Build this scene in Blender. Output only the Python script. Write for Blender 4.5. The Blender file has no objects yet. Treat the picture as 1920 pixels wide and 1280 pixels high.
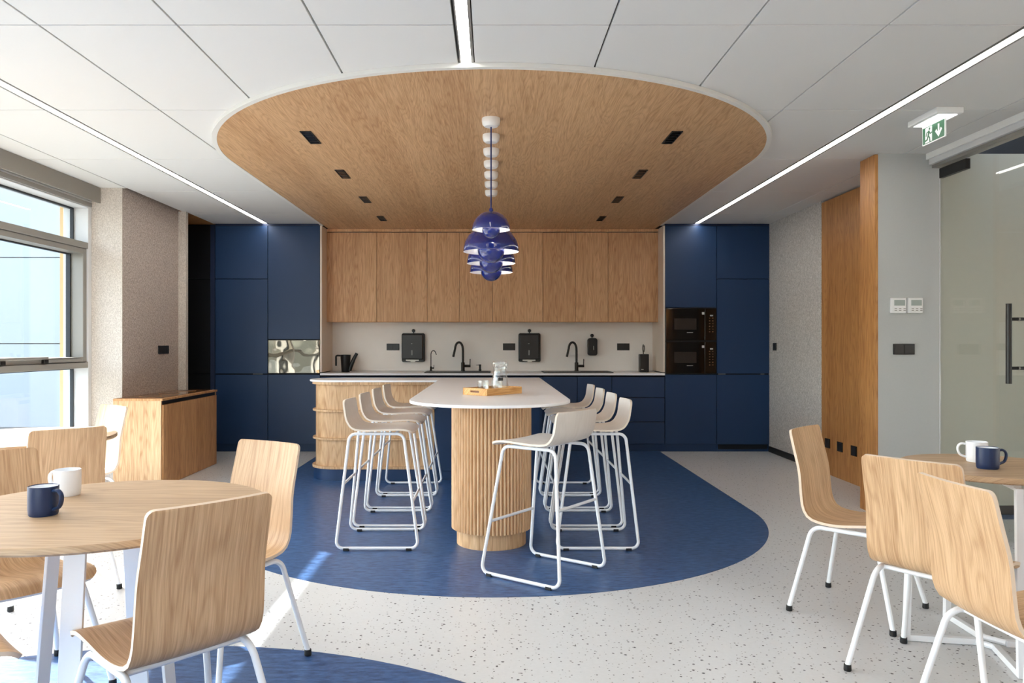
import bpy, bmesh, math, random
from mathutils import Vector, Matrix

random.seed(7)
S = bpy.context.scene
COL = S.collection
PI = math.pi
R = math.radians

# ------------------------------------------------------------------ camera
CAM_H = 1.24            # eye height
F = 1435.0              # focal length in pixels of the 1920 px frame
cam_d = bpy.data.cameras.new('camera')
cam = bpy.data.objects.new('camera', cam_d)
COL.objects.link(cam)
cam.location = (0, 0, CAM_H)
cam.rotation_euler = (R(90), 0, 0)
cam_d.sensor_width = 36.0
cam_d.lens = F * 36.0 / 1920.0
cam_d.shift_x = (960 - 922) / 1920.0
cam_d.shift_y = (644 - 640) / 1920.0
cam_d.clip_start = 0.05
cam_d.clip_end = 200
S.camera = cam

# ------------------------------------------------------------------ world, sun, exposure
S.view_settings.view_transform = 'Standard'
S.view_settings.look = 'None'
S.view_settings.gamma = 1.0
S.view_settings.use_curve_mapping = False
S.view_settings.exposure = 0.54
SUN_DIR = Vector((1.0, -0.78, -0.84)).normalized()      # the way the light travels
w = bpy.data.worlds.new('sky')
S.world = w
w.use_nodes = True
nt = w.node_tree
bg = nt.nodes['Background']
sky = nt.nodes.new('ShaderNodeTexSky')
sky.sky_type = 'NISHITA'
sky.sun_disc = False
sky.sun_elevation = math.asin(-SUN_DIR.z)
sky.sun_rotation = math.atan2(-SUN_DIR.x, -SUN_DIR.y)
sky.air_density = 1.0
sky.dust_density = 2.5
hsv = nt.nodes.new('ShaderNodeHueSaturation')
hsv.inputs['Saturation'].default_value = 0.6
nt.links.new(sky.outputs[0], hsv.inputs['Color'])
nt.links.new(hsv.outputs[0], bg.inputs[0])
bg.inputs[1].default_value = 1.15
sun_d = bpy.data.lights.new('sun', 'SUN')
sun_d.energy = 22.0
sun_d.angle = R(0.6)
sun_d.color = (1.0, 0.97, 0.93)
sun = bpy.data.objects.new('sun', sun_d)
COL.objects.link(sun)
sun.rotation_euler = SUN_DIR.to_track_quat('-Z', 'Y').to_euler()
sun.location = (-12, 9, 11)
try:
    S.cycles.use_denoising = True
    S.cycles.max_bounces = 14
    S.cycles.diffuse_bounces = 8
    S.cycles.glossy_bounces = 5
    S.cycles.transparent_max_bounces = 24
    S.cycles.sample_clamp_indirect = 6.0
    S.cycles.caustics_reflective = False
    S.cycles.caustics_refractive = False
except Exception:
    pass

# ------------------------------------------------------------------ room numbers (metres)
H = 2.618               # ceiling height
YC = 8.79               # front plane of the tall cabinets
YU = 9.05               # front plane of the wall cabinets
YS = 9.37               # splashback
XL, XR = -3.27, 3.19    # side walls
RAFT_Z = H - 0.022

# ------------------------------------------------------------------ helpers: materials
def C(r, g, b):
    f = lambda v: (v / 255 / 12.92) if v / 255 <= 0.04045 else ((v / 255 + 0.055) / 1.055) ** 2.4
    return (f(r), f(g), f(b), 1.0)

MATS = {}
def mat_base(name):
    m = bpy.data.materials.new(name)
    m.use_nodes = True
    return m, m.node_tree, m.node_tree.nodes['Principled BSDF']

def plain(name, col, rough=0.5, metal=0.0, bump=0.0, bscale=200.0, var=0.0, spec=0.5, coat=0.0):
    """one colour with fine procedural mottling and relief"""
    m, t, p = mat_base(name)
    p.inputs['Roughness'].default_value = rough
    p.inputs['Metallic'].default_value = metal
    p.inputs['Specular IOR Level'].default_value = spec
    p.inputs['Coat Weight'].default_value = coat
    tc = t.nodes.new('ShaderNodeTexCoord')
    n = t.nodes.new('ShaderNodeTexNoise')
    n.inputs['Scale'].default_value = bscale
    n.inputs['Detail'].default_value = 3
    t.links.new(tc.outputs['Object'], n.inputs['Vector'])
    mx = t.nodes.new('ShaderNodeMixRGB')
    mx.inputs[1].default_value = tuple(c * (1 - var) for c in col[:3]) + (1,)
    mx.inputs[2].default_value = tuple(min(1, c * (1 + var)) for c in col[:3]) + (1,)
    t.links.new(n.outputs['Fac'], mx.inputs[0])
    t.links.new(mx.outputs[0], p.inputs['Base Color'])
    if bump > 0:
        b = t.nodes.new('ShaderNodeBump')
        b.inputs['Strength'].default_value = bump
        b.inputs['Distance'].default_value = 0.002
        t.links.new(n.outputs['Fac'], b.inputs['Height'])
        t.links.new(b.outputs[0], p.inputs['Normal'])
    MATS[name] = m
    return m

def math_node(t, op, a, b=None):
    n = t.nodes.new('ShaderNodeMath')
    n.operation = op
    for i, v in enumerate((a, b)):
        if v is None:
            continue
        if isinstance(v, (int, float)):
            n.inputs[i].default_value = v
        else:
            t.links.new(v, n.inputs[i])
    return n.outputs[0]

def wood(name, light, dark, axis='Z', uv=False, rough=0.45, contrast=1.0, plank=0.16, figure=1.0):
    """oak veneer: fine pores along the grain, cathedral figure, slightly different strips"""
    m, t, p = mat_base(name)
    p.inputs['Roughness'].default_value = rough
    p.inputs['Specular IOR Level'].default_value = 0.35
    tc = t.nodes.new('ShaderNodeTexCoord')
    sep = t.nodes.new('ShaderNodeSeparateXYZ')
    t.links.new(tc.outputs['UV' if uv else 'Object'], sep.inputs[0])
    ax = {'X': 0, 'Y': 1, 'Z': 2}[axis]
    along = sep.outputs[ax]
    o = [i for i in range(3) if i != ax]
    # rotate the two cross coordinates a little so that strips show on every face
    cross = math_node(t, 'ADD', sep.outputs[o[0]], math_node(t, 'MULTIPLY', sep.outputs[o[1]], 0.93))
    oi = t.nodes.new('ShaderNodeObjectInfo')
    rnd = math_node(t, 'MULTIPLY', oi.outputs['Random'], 37.0)
    def vec(sc, sa, off):
        v = t.nodes.new('ShaderNodeCombineXYZ')
        t.links.new(math_node(t, 'MULTIPLY', cross, sc), v.inputs[0])
        t.links.new(math_node(t, 'MULTIPLY', along, sa), v.inputs[1])
        t.links.new(math_node(t, 'ADD', rnd, off), v.inputs[2])
        return v.outputs[0]
    def noise(v, scale, det, dist=0.0):
        n = t.nodes.new('ShaderNodeTexNoise')
        n.inputs['Scale'].default_value = scale
        n.inputs['Detail'].default_value = det
        n.inputs['Distortion'].default_value = dist
        t.links.new(v, n.inputs['Vector'])
        return n.outputs['Fac']
    pores = noise(vec(1.0, 0.025, 3.0), 330.0, 3)
    streak = noise(vec(1.0, 0.035, 9.0), 60.0, 5, 0.15)
    # strips of veneer
    strip = math_node(t, 'FLOOR', math_node(t, 'DIVIDE', math_node(t, 'ADD', cross, rnd), plank))
    wn = t.nodes.new('ShaderNodeTexWhiteNoise')
    wn.noise_dimensions = '1D'
    t.links.new(strip, wn.inputs['W'])
    sv = t.nodes.new('ShaderNodeCombineXYZ')
    t.links.new(math_node(t, 'MULTIPLY', cross, 5.0), sv.inputs[0])
    t.links.new(math_node(t, 'MULTIPLY', along, 0.42), sv.inputs[1])
    t.links.new(math_node(t, 'MULTIPLY', wn.outputs['Value'], 50.0), sv.inputs[2])
    fig = noise(sv.outputs[0], 1.7, 1.5, 0.0)
    rings = math_node(t, 'SINE', math_node(t, 'MULTIPLY', fig, 125.0))
    rings = math_node(t, 'POWER', math_node(t, 'ADD', math_node(t, 'MULTIPLY', rings, 0.5), 0.5), 3.0)
    a = math_node(t, 'MULTIPLY', math_node(t, 'SUBTRACT', pores, 0.5), 1.7 * contrast)
    b = math_node(t, 'MULTIPLY', math_node(t, 'SUBTRACT', streak, 0.5), 1.15 * contrast)
    c = math_node(t, 'MULTIPLY', math_node(t, 'SUBTRACT', rings, 0.3), 0.30 * figure * contrast)
    d = math_node(t, 'MULTIPLY', math_node(t, 'SUBTRACT', wn.outputs['Value'], 0.5), 0.28 * contrast)
    fac = math_node(t, 'ADD', math_node(t, 'ADD', a, b), math_node(t, 'ADD', c, d))
    fac = math_node(t, 'ADD', fac, 0.45)
    cr = t.nodes.new('ShaderNodeValToRGB')
    cr.color_ramp.elements[0].position = 0.0
    cr.color_ramp.elements[0].color = light
    cr.color_ramp.elements[1].position = 1.0
    cr.color_ramp.elements[1].color = dark
    t.links.new(fac, cr.inputs[0])
    t.links.new(cr.outputs[0], p.inputs['Base Color'])
    bm_ = t.nodes.new('ShaderNodeBump')
    bm_.inputs['Strength'].default_value = 0.12
    bm_.inputs['Distance'].default_value = 0.001
    bm_.invert = True
    t.links.new(pores, bm_.inputs['Height'])
    t.links.new(bm_.outputs[0], p.inputs['Normal'])
    MATS[name] = m
    return m

def fabric(name, c1, c2, scale=115.0, stretch=(1, 1, 0.5), bump=0.3):
    m, t, p = mat_base(name)
    p.inputs['Roughness'].default_value = 0.9
    p.inputs['Specular IOR Level'].default_value = 0.15
    tc = t.nodes.new('ShaderNodeTexCoord')
    mp = t.nodes.new('ShaderNodeMapping')
    mp.inputs['Scale'].default_value = stretch
    t.links.new(tc.outputs['Object'], mp.inputs[0])
    n = t.nodes.new('ShaderNodeTexNoise')
    n.inputs['Scale'].default_value = scale
    n.inputs['Detail'].default_value = 4
    t.links.new(mp.outputs[0], n.inputs['Vector'])
    cr = t.nodes.new('ShaderNodeValToRGB')
    cr.color_ramp.elements[0].position = 0.36
    cr.color_ramp.elements[0].color = c1
    cr.color_ramp.elements[1].position = 0.66
    cr.color_ramp.elements[1].color = c2
    t.links.new(n.outputs['Fac'], cr.inputs[0])
    t.links.new(cr.outputs[0], p.inputs['Base Color'])
    b = t.nodes.new('ShaderNodeBump')
    b.inputs['Strength'].default_value = bump
    b.inputs['Distance'].default_value = 0.003
    t.links.new(n.outputs['Fac'], b.inputs['Height'])
    t.links.new(b.outputs[0], p.inputs['Normal'])
    MATS[name] = m
    return m

def clear_glass(name, tint=(0.95, 0.97, 0.97, 1), ior=1.45, boost=1.0, rough=0.0):
    """thin glass: lets light through with a slight tint, mirrors by the Fresnel law"""
    m = bpy.data.materials.new(name)
    m.use_nodes = True
    t = m.node_tree
    t.nodes.clear()
    out = t.nodes.new('ShaderNodeOutputMaterial')
    tr = t.nodes.new('ShaderNodeBsdfTransparent')
    tr.inputs[0].default_value = tint
    gl = t.nodes.new('ShaderNodeBsdfGlossy')
    gl.inputs['Roughness'].default_value = rough
    gl.inputs[0].default_value = (1, 1, 1, 1)
    lw = t.nodes.new('ShaderNodeLayerWeight')
    lw.inputs['Blend'].default_value = 0.5
    f0 = ((ior - 1) / (ior + 1)) ** 2
    fr = math_node(t, 'ADD', math_node(t, 'MULTIPLY', math_node(t, 'POWER', lw.outputs['Facing'], 5.0), 1 - f0), f0)
    mx = t.nodes.new('ShaderNodeMixShader')
    t.links.new(math_node(t, 'MULTIPLY', fr, boost), mx.inputs[0])
    t.links.new(tr.outputs[0], mx.inputs[1])
    t.links.new(gl.outputs[0], mx.inputs[2])
    t.links.new(mx.outputs[0], out.inputs[0])
    MATS[name] = m
    return m

def glow(name, col, strength):
    m = bpy.data.materials.new(name)
    m.use_nodes = True
    t = m.node_tree
    t.nodes.clear()
    out = t.nodes.new('ShaderNodeOutputMaterial')
    e = t.nodes.new('ShaderNodeEmission')
    e.inputs[0].default_value = col
    e.inputs[1].default_value = strength
    t.links.new(e.outputs[0], out.inputs[0])
    MATS[name] = m
    return m

def terrazzo(name):
    """pale vinyl with scattered dark chips"""
    m, t, p = mat_base(name)
    p.inputs['Roughness'].default_value = 0.32
    p.inputs['Specular IOR Level'].default_value = 0.4
    tc = t.nodes.new('ShaderNodeTexCoord')
    col = None
    base = t.nodes.new('ShaderNodeTexNoise')
    base.inputs['Scale'].default_value = 60
    base.inputs['Detail'].default_value = 5
    t.links.new(tc.outputs['Object'], base.inputs['Vector'])
    mx = t.nodes.new('ShaderNodeMixRGB')
    mx.inputs[1].default_value = C(203, 204, 204)
    mx.inputs[2].default_value = C(215, 216, 217)
    t.links.new(base.outputs['Fac'], mx.inputs[0])
    col = mx.outputs[0]
    for scale, keep, rad, c, off in ((27, 0.36, 0.095, C(82, 80, 82), 0.0), (40, 0.30, 0.10, C(150, 147, 144), 5.3), (22, 0.16, 0.095, C(48, 46, 50), 11.7)):
        mp = t.nodes.new('ShaderNodeMapping')
        mp.inputs['Location'].default_value = (off, off * 0.7, 0)
        mp.inputs['Rotation'].default_value = (0, 0, off)
        t.links.new(tc.outputs['Object'], mp.inputs[0])
        wob = t.nodes.new('ShaderNodeTexNoise')
        wob.inputs['Scale'].default_value = 130
        wob.inputs['Detail'].default_value = 1
        t.links.new(tc.outputs['Object'], wob.inputs['Vector'])
        v = t.nodes.new('ShaderNodeTexVoronoi')
        v.voronoi_dimensions = '2D'
        v.inputs['Scale'].default_value = scale
        t.links.new(mp.outputs[0], v.inputs['Vector'])
        sc = t.nodes.new('ShaderNodeSeparateColor')
        t.links.new(v.outputs['Color'], sc.inputs[0])
        keepn = math_node(t, 'LESS_THAN', sc.outputs[0], keep)
        size = math_node(t, 'MULTIPLY', math_node(t, 'ADD', sc.outputs[1], 0.45), rad)
        size = math_node(t, 'ADD', size, math_node(t, 'MULTIPLY', math_node(t, 'SUBTRACT', wob.outputs['Fac'], 0.5), 0.16))
        inside = math_node(t, 'LESS_THAN', v.outputs['Distance'], size)
        f = math_node(t, 'MULTIPLY', keepn, inside)
        mm = t.nodes.new('ShaderNodeMixRGB')
        t.links.new(f, mm.inputs[0])
        t.links.new(col, mm.inputs[1])
        mm.inputs[2].default_value = c
        col = mm.outputs[0]
    t.links.new(col, p.inputs['Base Color'])
    MATS[name] = m
    return m

def marbled(name, c1, c2):
    """blue linoleum with fine streaks running across the room"""
    m, t, p = mat_base(name)
    p.inputs['Roughness'].default_value = 0.3
    p.inputs['Specular IOR Level'].default_value = 0.5
    tc = t.nodes.new('ShaderNodeTexCoord')
    mp = t.nodes.new('ShaderNodeMapping')
    mp.inputs['Scale'].default_value = (0.3, 1, 1)
    t.links.new(tc.outputs['Object'], mp.inputs[0])
    n = t.nodes.new('ShaderNodeTexNoise')
    n.inputs['Scale'].default_value = 48
    n.inputs['Detail'].default_value = 6
    n.inputs['Roughness'].default_value = 0.7
    t.links.new(mp.outputs[0], n.inputs['Vector'])
    cr = t.nodes.new('ShaderNodeValToRGB')
    cr.color_ramp.elements[0].position = 0.32
    cr.color_ramp.elements[0].color = c1
    cr.color_ramp.elements[1].position = 0.7
    cr.color_ramp.elements[1].color = c2
    t.links.new(n.outputs['Fac'], cr.inputs[0])
    t.links.new(cr.outputs[0], p.inputs['Base Color'])
    n2 = t.nodes.new('ShaderNodeTexNoise')
    n2.inputs['Scale'].default_value = 25
    n2.inputs['Detail'].default_value = 4
    t.links.new(tc.outputs['Object'], n2.inputs['Vector'])
    rr = math_node(t, 'ADD', math_node(t, 'MULTIPLY', n2.outputs['Fac'], 0.12), 0.285)
    t.links.new(rr, p.inputs['Roughness'])
    MATS[name] = m
    return m

def wavy_mirror(name, col, rough, bump):
    m, t, p = mat_base(name)
    p.inputs['Base Color'].default_value = col
    p.inputs['Metallic'].default_value = 1.0
    p.inputs['Roughness'].default_value = rough
    tc = t.nodes.new('ShaderNodeTexCoord')
    n = t.nodes.new('ShaderNodeTexNoise')
    n.inputs['Scale'].default_value = 4.0
    n.inputs['Detail'].default_value = 1
    t.links.new(tc.outputs['Object'], n.inputs['Vector'])
    b = t.nodes.new('ShaderNodeBump')
    b.inputs['Strength'].default_value = bump
    b.inputs['Distance'].default_value = 0.02
    t.links.new(n.outputs['Fac'], b.inputs['Height'])
    t.links.new(b.outputs[0], p.inputs['Normal'])
    MATS[name] = m
    return m

OAK_L, OAK_D = C(214, 172, 126), C(160, 112, 70)
M_oak_y = wood('oak_along_room', C(214, 176, 134), C(168, 124, 84), 'Y', plank=0.26, figure=1.0)
M_oak_z = wood('oak_upright', C(226, 184, 140), C(180, 132, 90), 'Z', plank=0.2)
M_oak_wall = wood('oak_wall_panel', C(200, 146, 88), C(150, 96, 50), 'Z', plank=0.13)
M_oak_pale = wood('oak_pale_upright', C(224, 188, 146), C(172, 128, 86), 'Z', plank=0.2)
M_oak_bin = wood('oak_bin', C(212, 164, 114), C(158, 110, 66), 'Z', plank=0.14)
M_oak_top = wood('oak_table_top', C(200, 170, 136), C(152, 120, 88), 'X', plank=0.2, contrast=0.8)
M_oak_shell = wood('oak_chair_ply', C(218, 182, 142), C(170, 130, 92), 'Y', uv=True, plank=0.13, contrast=0.85)
M_ply_edge = plain('ply_edge', C(226, 204, 180), 0.5, var=0.05, bscale=60)
M_rib = wood('oak_ribs', C(236, 200, 158), C(194, 150, 106), 'Z', plank=0.05, contrast=0.8)
M_bamboo = wood('bamboo', C(232, 186, 122), C(186, 128, 66), 'X', plank=0.05)
M_wash = wood('washed_ply', C(234, 228, 221), C(214, 205, 195), 'Y', uv=True, plank=0.2, contrast=0.5)
M_wash_edge = plain('washed_ply_edge', C(226, 212, 194), 0.5, var=0.04, bscale=60)
M_navy = plain('navy_front', C(26, 54, 90), 0.42, var=0.07, bscale=320, bump=0.08, spec=0.4)
M_navy_dark = plain('navy_plinth', C(18, 34, 66), 0.5, var=0.05)
M_recess_shade = plain('recess_shade_black', C(16, 17, 21), 0.35, var=0.05)  # black stands for the deep shade in the cabinet recess
M_gap = plain('shadow_gap', C(12, 16, 26), 0.8)
M_white = plain('white_paint', C(238, 237, 233), 0.55, var=0.01, bscale=40)
M_tile = plain('ceiling_tile', C(222, 221, 218), 0.85, var=0.012, bscale=300, bump=0.05, spec=0.2)
M_rim = plain('raft_rim', C(226, 224, 218), 0.5)
M_grid = plain('ceiling_void', C(70, 69, 66), 0.9)
M_top = plain('white_worktop', C(245, 245, 246), 0.31, var=0.012, bscale=30)
M_splash = plain('splashback', C(240, 236, 230), 0.4, var=0.025, bscale=9)
M_endpanel = plain('end_panel', C(226, 212, 196), 0.45, var=0.015, bscale=30)
M_alu = plain('grey_aluminium', C(142, 138, 131), 0.4, metal=0.15, var=0.03)  # grey lowered to put the room-side shade into the window bars
M_alu_light = plain('light_aluminium', C(214, 214, 214), 0.4, var=0.02)
M_gasket = plain('rubber_gasket', C(42, 46, 50), 0.6)
M_pelmet = plain('pelmet_grey', C(142, 136, 127), 0.6, var=0.03, bscale=150)
M_fab_lit = fabric('woven_wallpaper_lit', C(184, 174, 163), C(216, 207, 197), scale=170)  # lit copy of the wallpaper, brightness put into its colour
M_fab_shaded = fabric('woven_wallpaper_shaded', C(156, 142, 131), C(212, 198, 187), scale=140)  # shaded copy of the wallpaper, shade put into its colour
M_fab_right = fabric('woven_wallpaper_grey', C(176, 171, 164), C(224, 219, 213), scale=140)
M_grey_wall = plain('grey_wall', C(188, 190, 188), 0.7, var=0.025, bscale=70, bump=0.1)
M_corr_wall = plain('corridor_wall', C(190, 191, 180), 0.7, var=0.03, bscale=40)
M_black = plain('black_plastic', C(13, 13, 14), 0.42, var=0.04)
M_black_satin = plain('black_satin', C(26, 26, 27), 0.38, var=0.05, bscale=90)
M_gunmetal = plain('gunmetal', C(44, 40, 37), 0.3, metal=0.7)
M_sink = plain('black_granite', C(42, 40, 38), 0.45, var=0.15, bscale=500)
M_blackglass = plain('black_glass', C(6, 6, 7), 0.08, spec=0.5)
M_ovenwin = plain('oven_window', C(46, 42, 40), 0.2, var=0.1, bscale=30)
M_print = plain('grey_print', C(190, 190, 186), 0.5)
M_print_warm = plain('amber_print', C(120, 84, 50), 0.5)
M_steel = plain('white_steel', C(235, 237, 240), 0.3, var=0.01)
M_rubber = plain('black_rubber', C(18, 18, 20), 0.6)
M_lamp_blue = plain('blue_enamel', C(12, 32, 112), 0.1, spec=0.6, coat=0.6)
M_lamp_white = plain('lamp_white_inside', C(246, 244, 238), 0.4)
M_canopy = plain('canopy_white', C(242, 240, 236), 0.35)
M_cord = plain('blue_cord', C(26, 36, 96), 0.7)
M_mug_navy = plain('mug_navy', C(24, 46, 84), 0.38, var=0.03, bscale=60)
M_mug_white = plain('mug_white', C(238, 240, 243), 0.35)
M_green = plain('sign_green', C(8, 98, 54), 0.4)
M_sign_white = plain('sign_white', C(244, 246, 244), 0.4)
M_paper = plain('paper_white', C(236, 232, 224), 0.8)
M_lcd = plain('lcd_grey', C(160, 170, 164), 0.3, var=0.05, bscale=300)
M_therm = plain('thermostat_white', C(236, 236, 234), 0.4)
M_brown_glass = plain('brown_glass_top', C(120, 78, 44), 0.1, spec=0.6)
M_mirror = wavy_mirror('tinted_mirror', (0.22, 0.20, 0.165, 1), 0.02, 0.16)
M_facade = plain('facade_panel', C(160, 165, 168), 0.6, var=0.015, bscale=3)
M_orange = plain('timber_reveal', C(214, 176, 122), 0.6, var=0.05, bscale=40)
M_ground = plain('paving', C(104, 106, 104), 0.8, var=0.05, bscale=4)
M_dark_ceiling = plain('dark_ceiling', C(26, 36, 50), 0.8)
M_pouf = plain('navy_felt', C(28, 42, 82), 0.9, var=0.1, bscale=200)
M_terr = terrazzo('terrazzo_vinyl')
M_lino = marbled('blue_linoleum', C(20, 50, 92), C(76, 112, 162))
M_pane = clear_glass('window_glass', (0.94, 0.97, 0.97, 1), 1.4, 1.0)
M_partition = clear_glass('partition_glass', (0.955, 0.96, 0.945, 1), 1.45, 0.8)
M_tumbler = clear_glass('drinking_glass', (0.96, 0.97, 0.97, 1), 1.5, 1.4)
M_led = glow('led_diffuser', (1.0, 0.98, 0.95, 1), 15.0)
M_signled = glow('sign_led', (0.95, 1.0, 0.98, 1), 2.2)

# ------------------------------------------------------------------ helpers: geometry
def nb():
    return bmesh.new()

def box(b, x0, x1, y0, y1, z0, z1, mi=0):
    v = [b.verts.new(p) for p in ((x0, y0, z0), (x1, y0, z0), (x1, y1, z0), (x0, y1, z0), (x0, y0, z1), (x1, y0, z1), (x1, y1, z1), (x0, y1, z1))]
    for f in ((3, 2, 1, 0), (4, 5, 6, 7), (0, 1, 5, 4), (1, 2, 6, 5), (2, 3, 7, 6), (3, 0, 4, 7)):
        b.faces.new([v[i] for i in f]).material_index = mi
    return b

def prism(b, poly, z0, z1):
    """poly counter-clockwise in xy"""
    lo = [b.verts.new((x, y, z0)) for x, y in poly]
    hi = [b.verts.new((x, y, z1)) for x, y in poly]
    n = len(poly)
    b.faces.new(list(reversed(lo)))
    b.faces.new(hi)
    for i in range(n):
        b.faces.new((lo[i], lo[(i + 1) % n], hi[(i + 1) % n], hi[i]))
    return b

def fillet(pts, r, seg=6, closed=False):
    pts = [Vector(p) for p in pts]
    n = len(pts)
    out = []
    for i, p in enumerate(pts):
        if not closed and i in (0, n - 1):
            out.append(p)
            continue
        a, c = pts[i - 1], pts[(i + 1) % n]
        da, dc = (a - p).normalized(), (c - p).normalized()
        ang = da.angle(dc)
        if ang > PI - 0.02:
            out.append(p)
            continue
        rr = r[i] if isinstance(r, (list, tuple)) else r
        d = min(rr / math.tan(ang / 2), 0.48 * (a - p).length, 0.48 * (c - p).length)
        rr = d * math.tan(ang / 2)
        bis = (da + dc).normalized()
        cen = p + bis * (rr / math.sin(ang / 2))
        s, e = p + da * d - cen, p + dc * d - cen
        tot = s.angle(e)
        axis = s.cross(e).normalized()
        for k in range(seg + 1):
            out.append(cen + Matrix.Rotation(tot * k / seg, 3, axis) @ s)
    return out

def tube(b, pts, r, seg=10, closed=False, taper=None):
    pts = [Vector(p) for p in pts]
    n = len(pts)
    rings = []
    tan = []
    for i in range(n):
        if closed:
            tan.append((pts[(i + 1) % n] - pts[i - 1]).normalized())
        else:
            tan.append((pts[min(i + 1, n - 1)] - pts[max(i - 1, 0)]).normalized())
    ref = Vector((0, 0, 1)) if abs(tan[0].z) < 0.9 else Vector((1, 0, 0))
    nrm = tan[0].cross(ref).normalized()
    for i in range(n):
        nrm = (nrm - tan[i] * nrm.dot(tan[i])).normalized()
        bi = tan[i].cross(nrm)
        rr = r if taper is None else r * (taper[0] + (taper[1] - taper[0]) * i / (n - 1))
        rings.append([b.verts.new(pts[i] + (nrm * math.cos(2 * PI * k / seg) + bi * math.sin(2 * PI * k / seg)) * rr) for k in range(seg)])
    for i in range(n if closed else n - 1):
        A, B_ = rings[i], rings[(i + 1) % n]
        sh = 0
        if closed and i == n - 1:      # find the twist that closes the loop
            sh = min(range(seg), key=lambda s: sum((A[k].co - B_[(k + s) % seg].co).length for k in range(seg)))
        for k in range(seg):
            b.faces.new((A[k], A[(k + 1) % seg], B_[(k + 1 + sh) % seg], B_[(k + sh) % seg]))
    if not closed:
        b.faces.new(list(reversed(rings[0])))
        b.faces.new(rings[-1])
    return b

def lathe(b, prof, seg=32, c=(0, 0, 0), close=False):
    """prof: list of (radius, z); radius 0 makes a pole"""
    rings = []
    for r, z in prof:
        if r < 1e-6:
            rings.append([b.verts.new((c[0], c[1], c[2] + z))])
        else:
            rings.append([b.verts.new((c[0] + r * math.cos(2 * PI * k / seg), c[1] + r * math.sin(2 * PI * k / seg), c[2] + z)) for k in range(seg)])
    m = len(rings)
    for i in range(m if close else m - 1):
        A, B_ = rings[i], rings[(i + 1) % m]
        for k in range(seg):
            k2 = (k + 1) % seg
            if len(A) == 1 and len(B_) == 1:
                continue
            if len(A) == 1:
                b.faces.new((A[0], B_[k2], B_[k]))
            elif len(B_) == 1:
                b.faces.new((A[k], A[k2], B_[0]))
            else:
                b.faces.new((A[k], A[k2], B_[k2], B_[k]))
    if not close:
        if len(rings[0]) > 1:
            b.faces.new(list(reversed(rings[0])))
        if len(rings[-1]) > 1:
            b.faces.new(rings[-1])
    return b

def lathe_open(b, prof, seg):
    rings = []
    for r, z in prof:
        if r < 1e-6:
            rings.append([b.verts.new((0, 0, z))])
        else:
            rings.append([b.verts.new((r * math.cos(2 * PI * k / seg), r * math.sin(2 * PI * k / seg), z)) for k in range(seg)])
    for A, B_ in zip(rings[:-1], rings[1:]):
        for k in range(seg):
            k2 = (k + 1) % seg
            if len(B_) == 1:
                b.faces.new((A[k], A[k2], B_[0]))
            else:
                b.faces.new((A[k], A[k2], B_[k2], B_[k]))
    return b

def cyl(b, c, r, z0, z1, seg=20):
    return lathe(b, [(r, z0), (r, z1)], seg, (c[0], c[1], 0))

def obj(name, b, m, parent=None, smooth=False, bevel=0.0, bseg=2, loc=None, rotz=None):
    me = bpy.data.meshes.new(name)
    bmesh.ops.recalc_face_normals(b, faces=b.faces)
    b.to_mesh(me)
    b.free()
    for mm in (m if isinstance(m, (list, tuple)) else [m]):
        me.materials.append(mm)
    if smooth:
        me.shade_smooth() if hasattr(me, 'shade_smooth') else None
        me.set_sharp_from_angle(angle=R(40))
    o = bpy.data.objects.new(name, me)
    COL.objects.link(o)
    if parent is not None:
        o.parent = parent
    if loc is not None:
        o.location = loc
    if rotz is not None:
        o.rotation_euler = (0, 0, rotz)
    if bevel > 0:
        mo = o.modifiers.new('edge', 'BEVEL')
        mo.width = bevel
        mo.segments = bseg
        mo.limit_method = 'ANGLE'
        mo.angle_limit = R(50)
    return o

def instance(name, src, parent, loc=(0, 0, 0), rotz=0.0, scale=None):
    o = src.copy()
    o.name = name
    COL.objects.link(o)
    o.parent = parent
    o.location = loc
    o.rotation_euler = (0, 0, rotz)
    if scale:
        o.scale = scale
    return o

def tag(o, label, cat, group=None):
    o['label'] = label
    o['category'] = cat
    if group:
        o['group'] = group
    return o

def thing(name, label, cat, loc=(0, 0, 0), rotz=0.0, group=None):
    o = bpy.data.objects.new(name, None)
    o.empty_display_size = 0.1
    COL.objects.link(o)
    o.location = loc
    o.rotation_euler = (0, 0, rotz)
    return tag(o, label, cat, group)

def struct(name, b, m, parent=None, label=None, **kw):
    o = obj(name, b, m, parent, **kw)
    o['kind'] = 'structure'
    if label:
        o['label'] = label
    return o

def struct_empty(name, label=None):
    o = bpy.data.objects.new(name, None)
    COL.objects.link(o)
    o['kind'] = 'structure'
    if label:
        o['label'] = label
    return o

def dup(root, loc, rotz, label, group=None):
    r = root.copy()
    COL.objects.link(r)
    r.location = loc
    r.rotation_euler = (0, 0, rotz)
    r['label'] = label
    if group:
        r['group'] = group
    for ch in list(root.children):
        c = ch.copy()
        COL.objects.link(c)
        c.parent = r
        for g in list(ch.children):
            d = g.copy()
            COL.objects.link(d)
            d.parent = c
    return r

def bx(x0, x1, y0, y1, z0, z1):
    return box(nb(), x0, x1, y0, y1, z0, z1)

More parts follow.
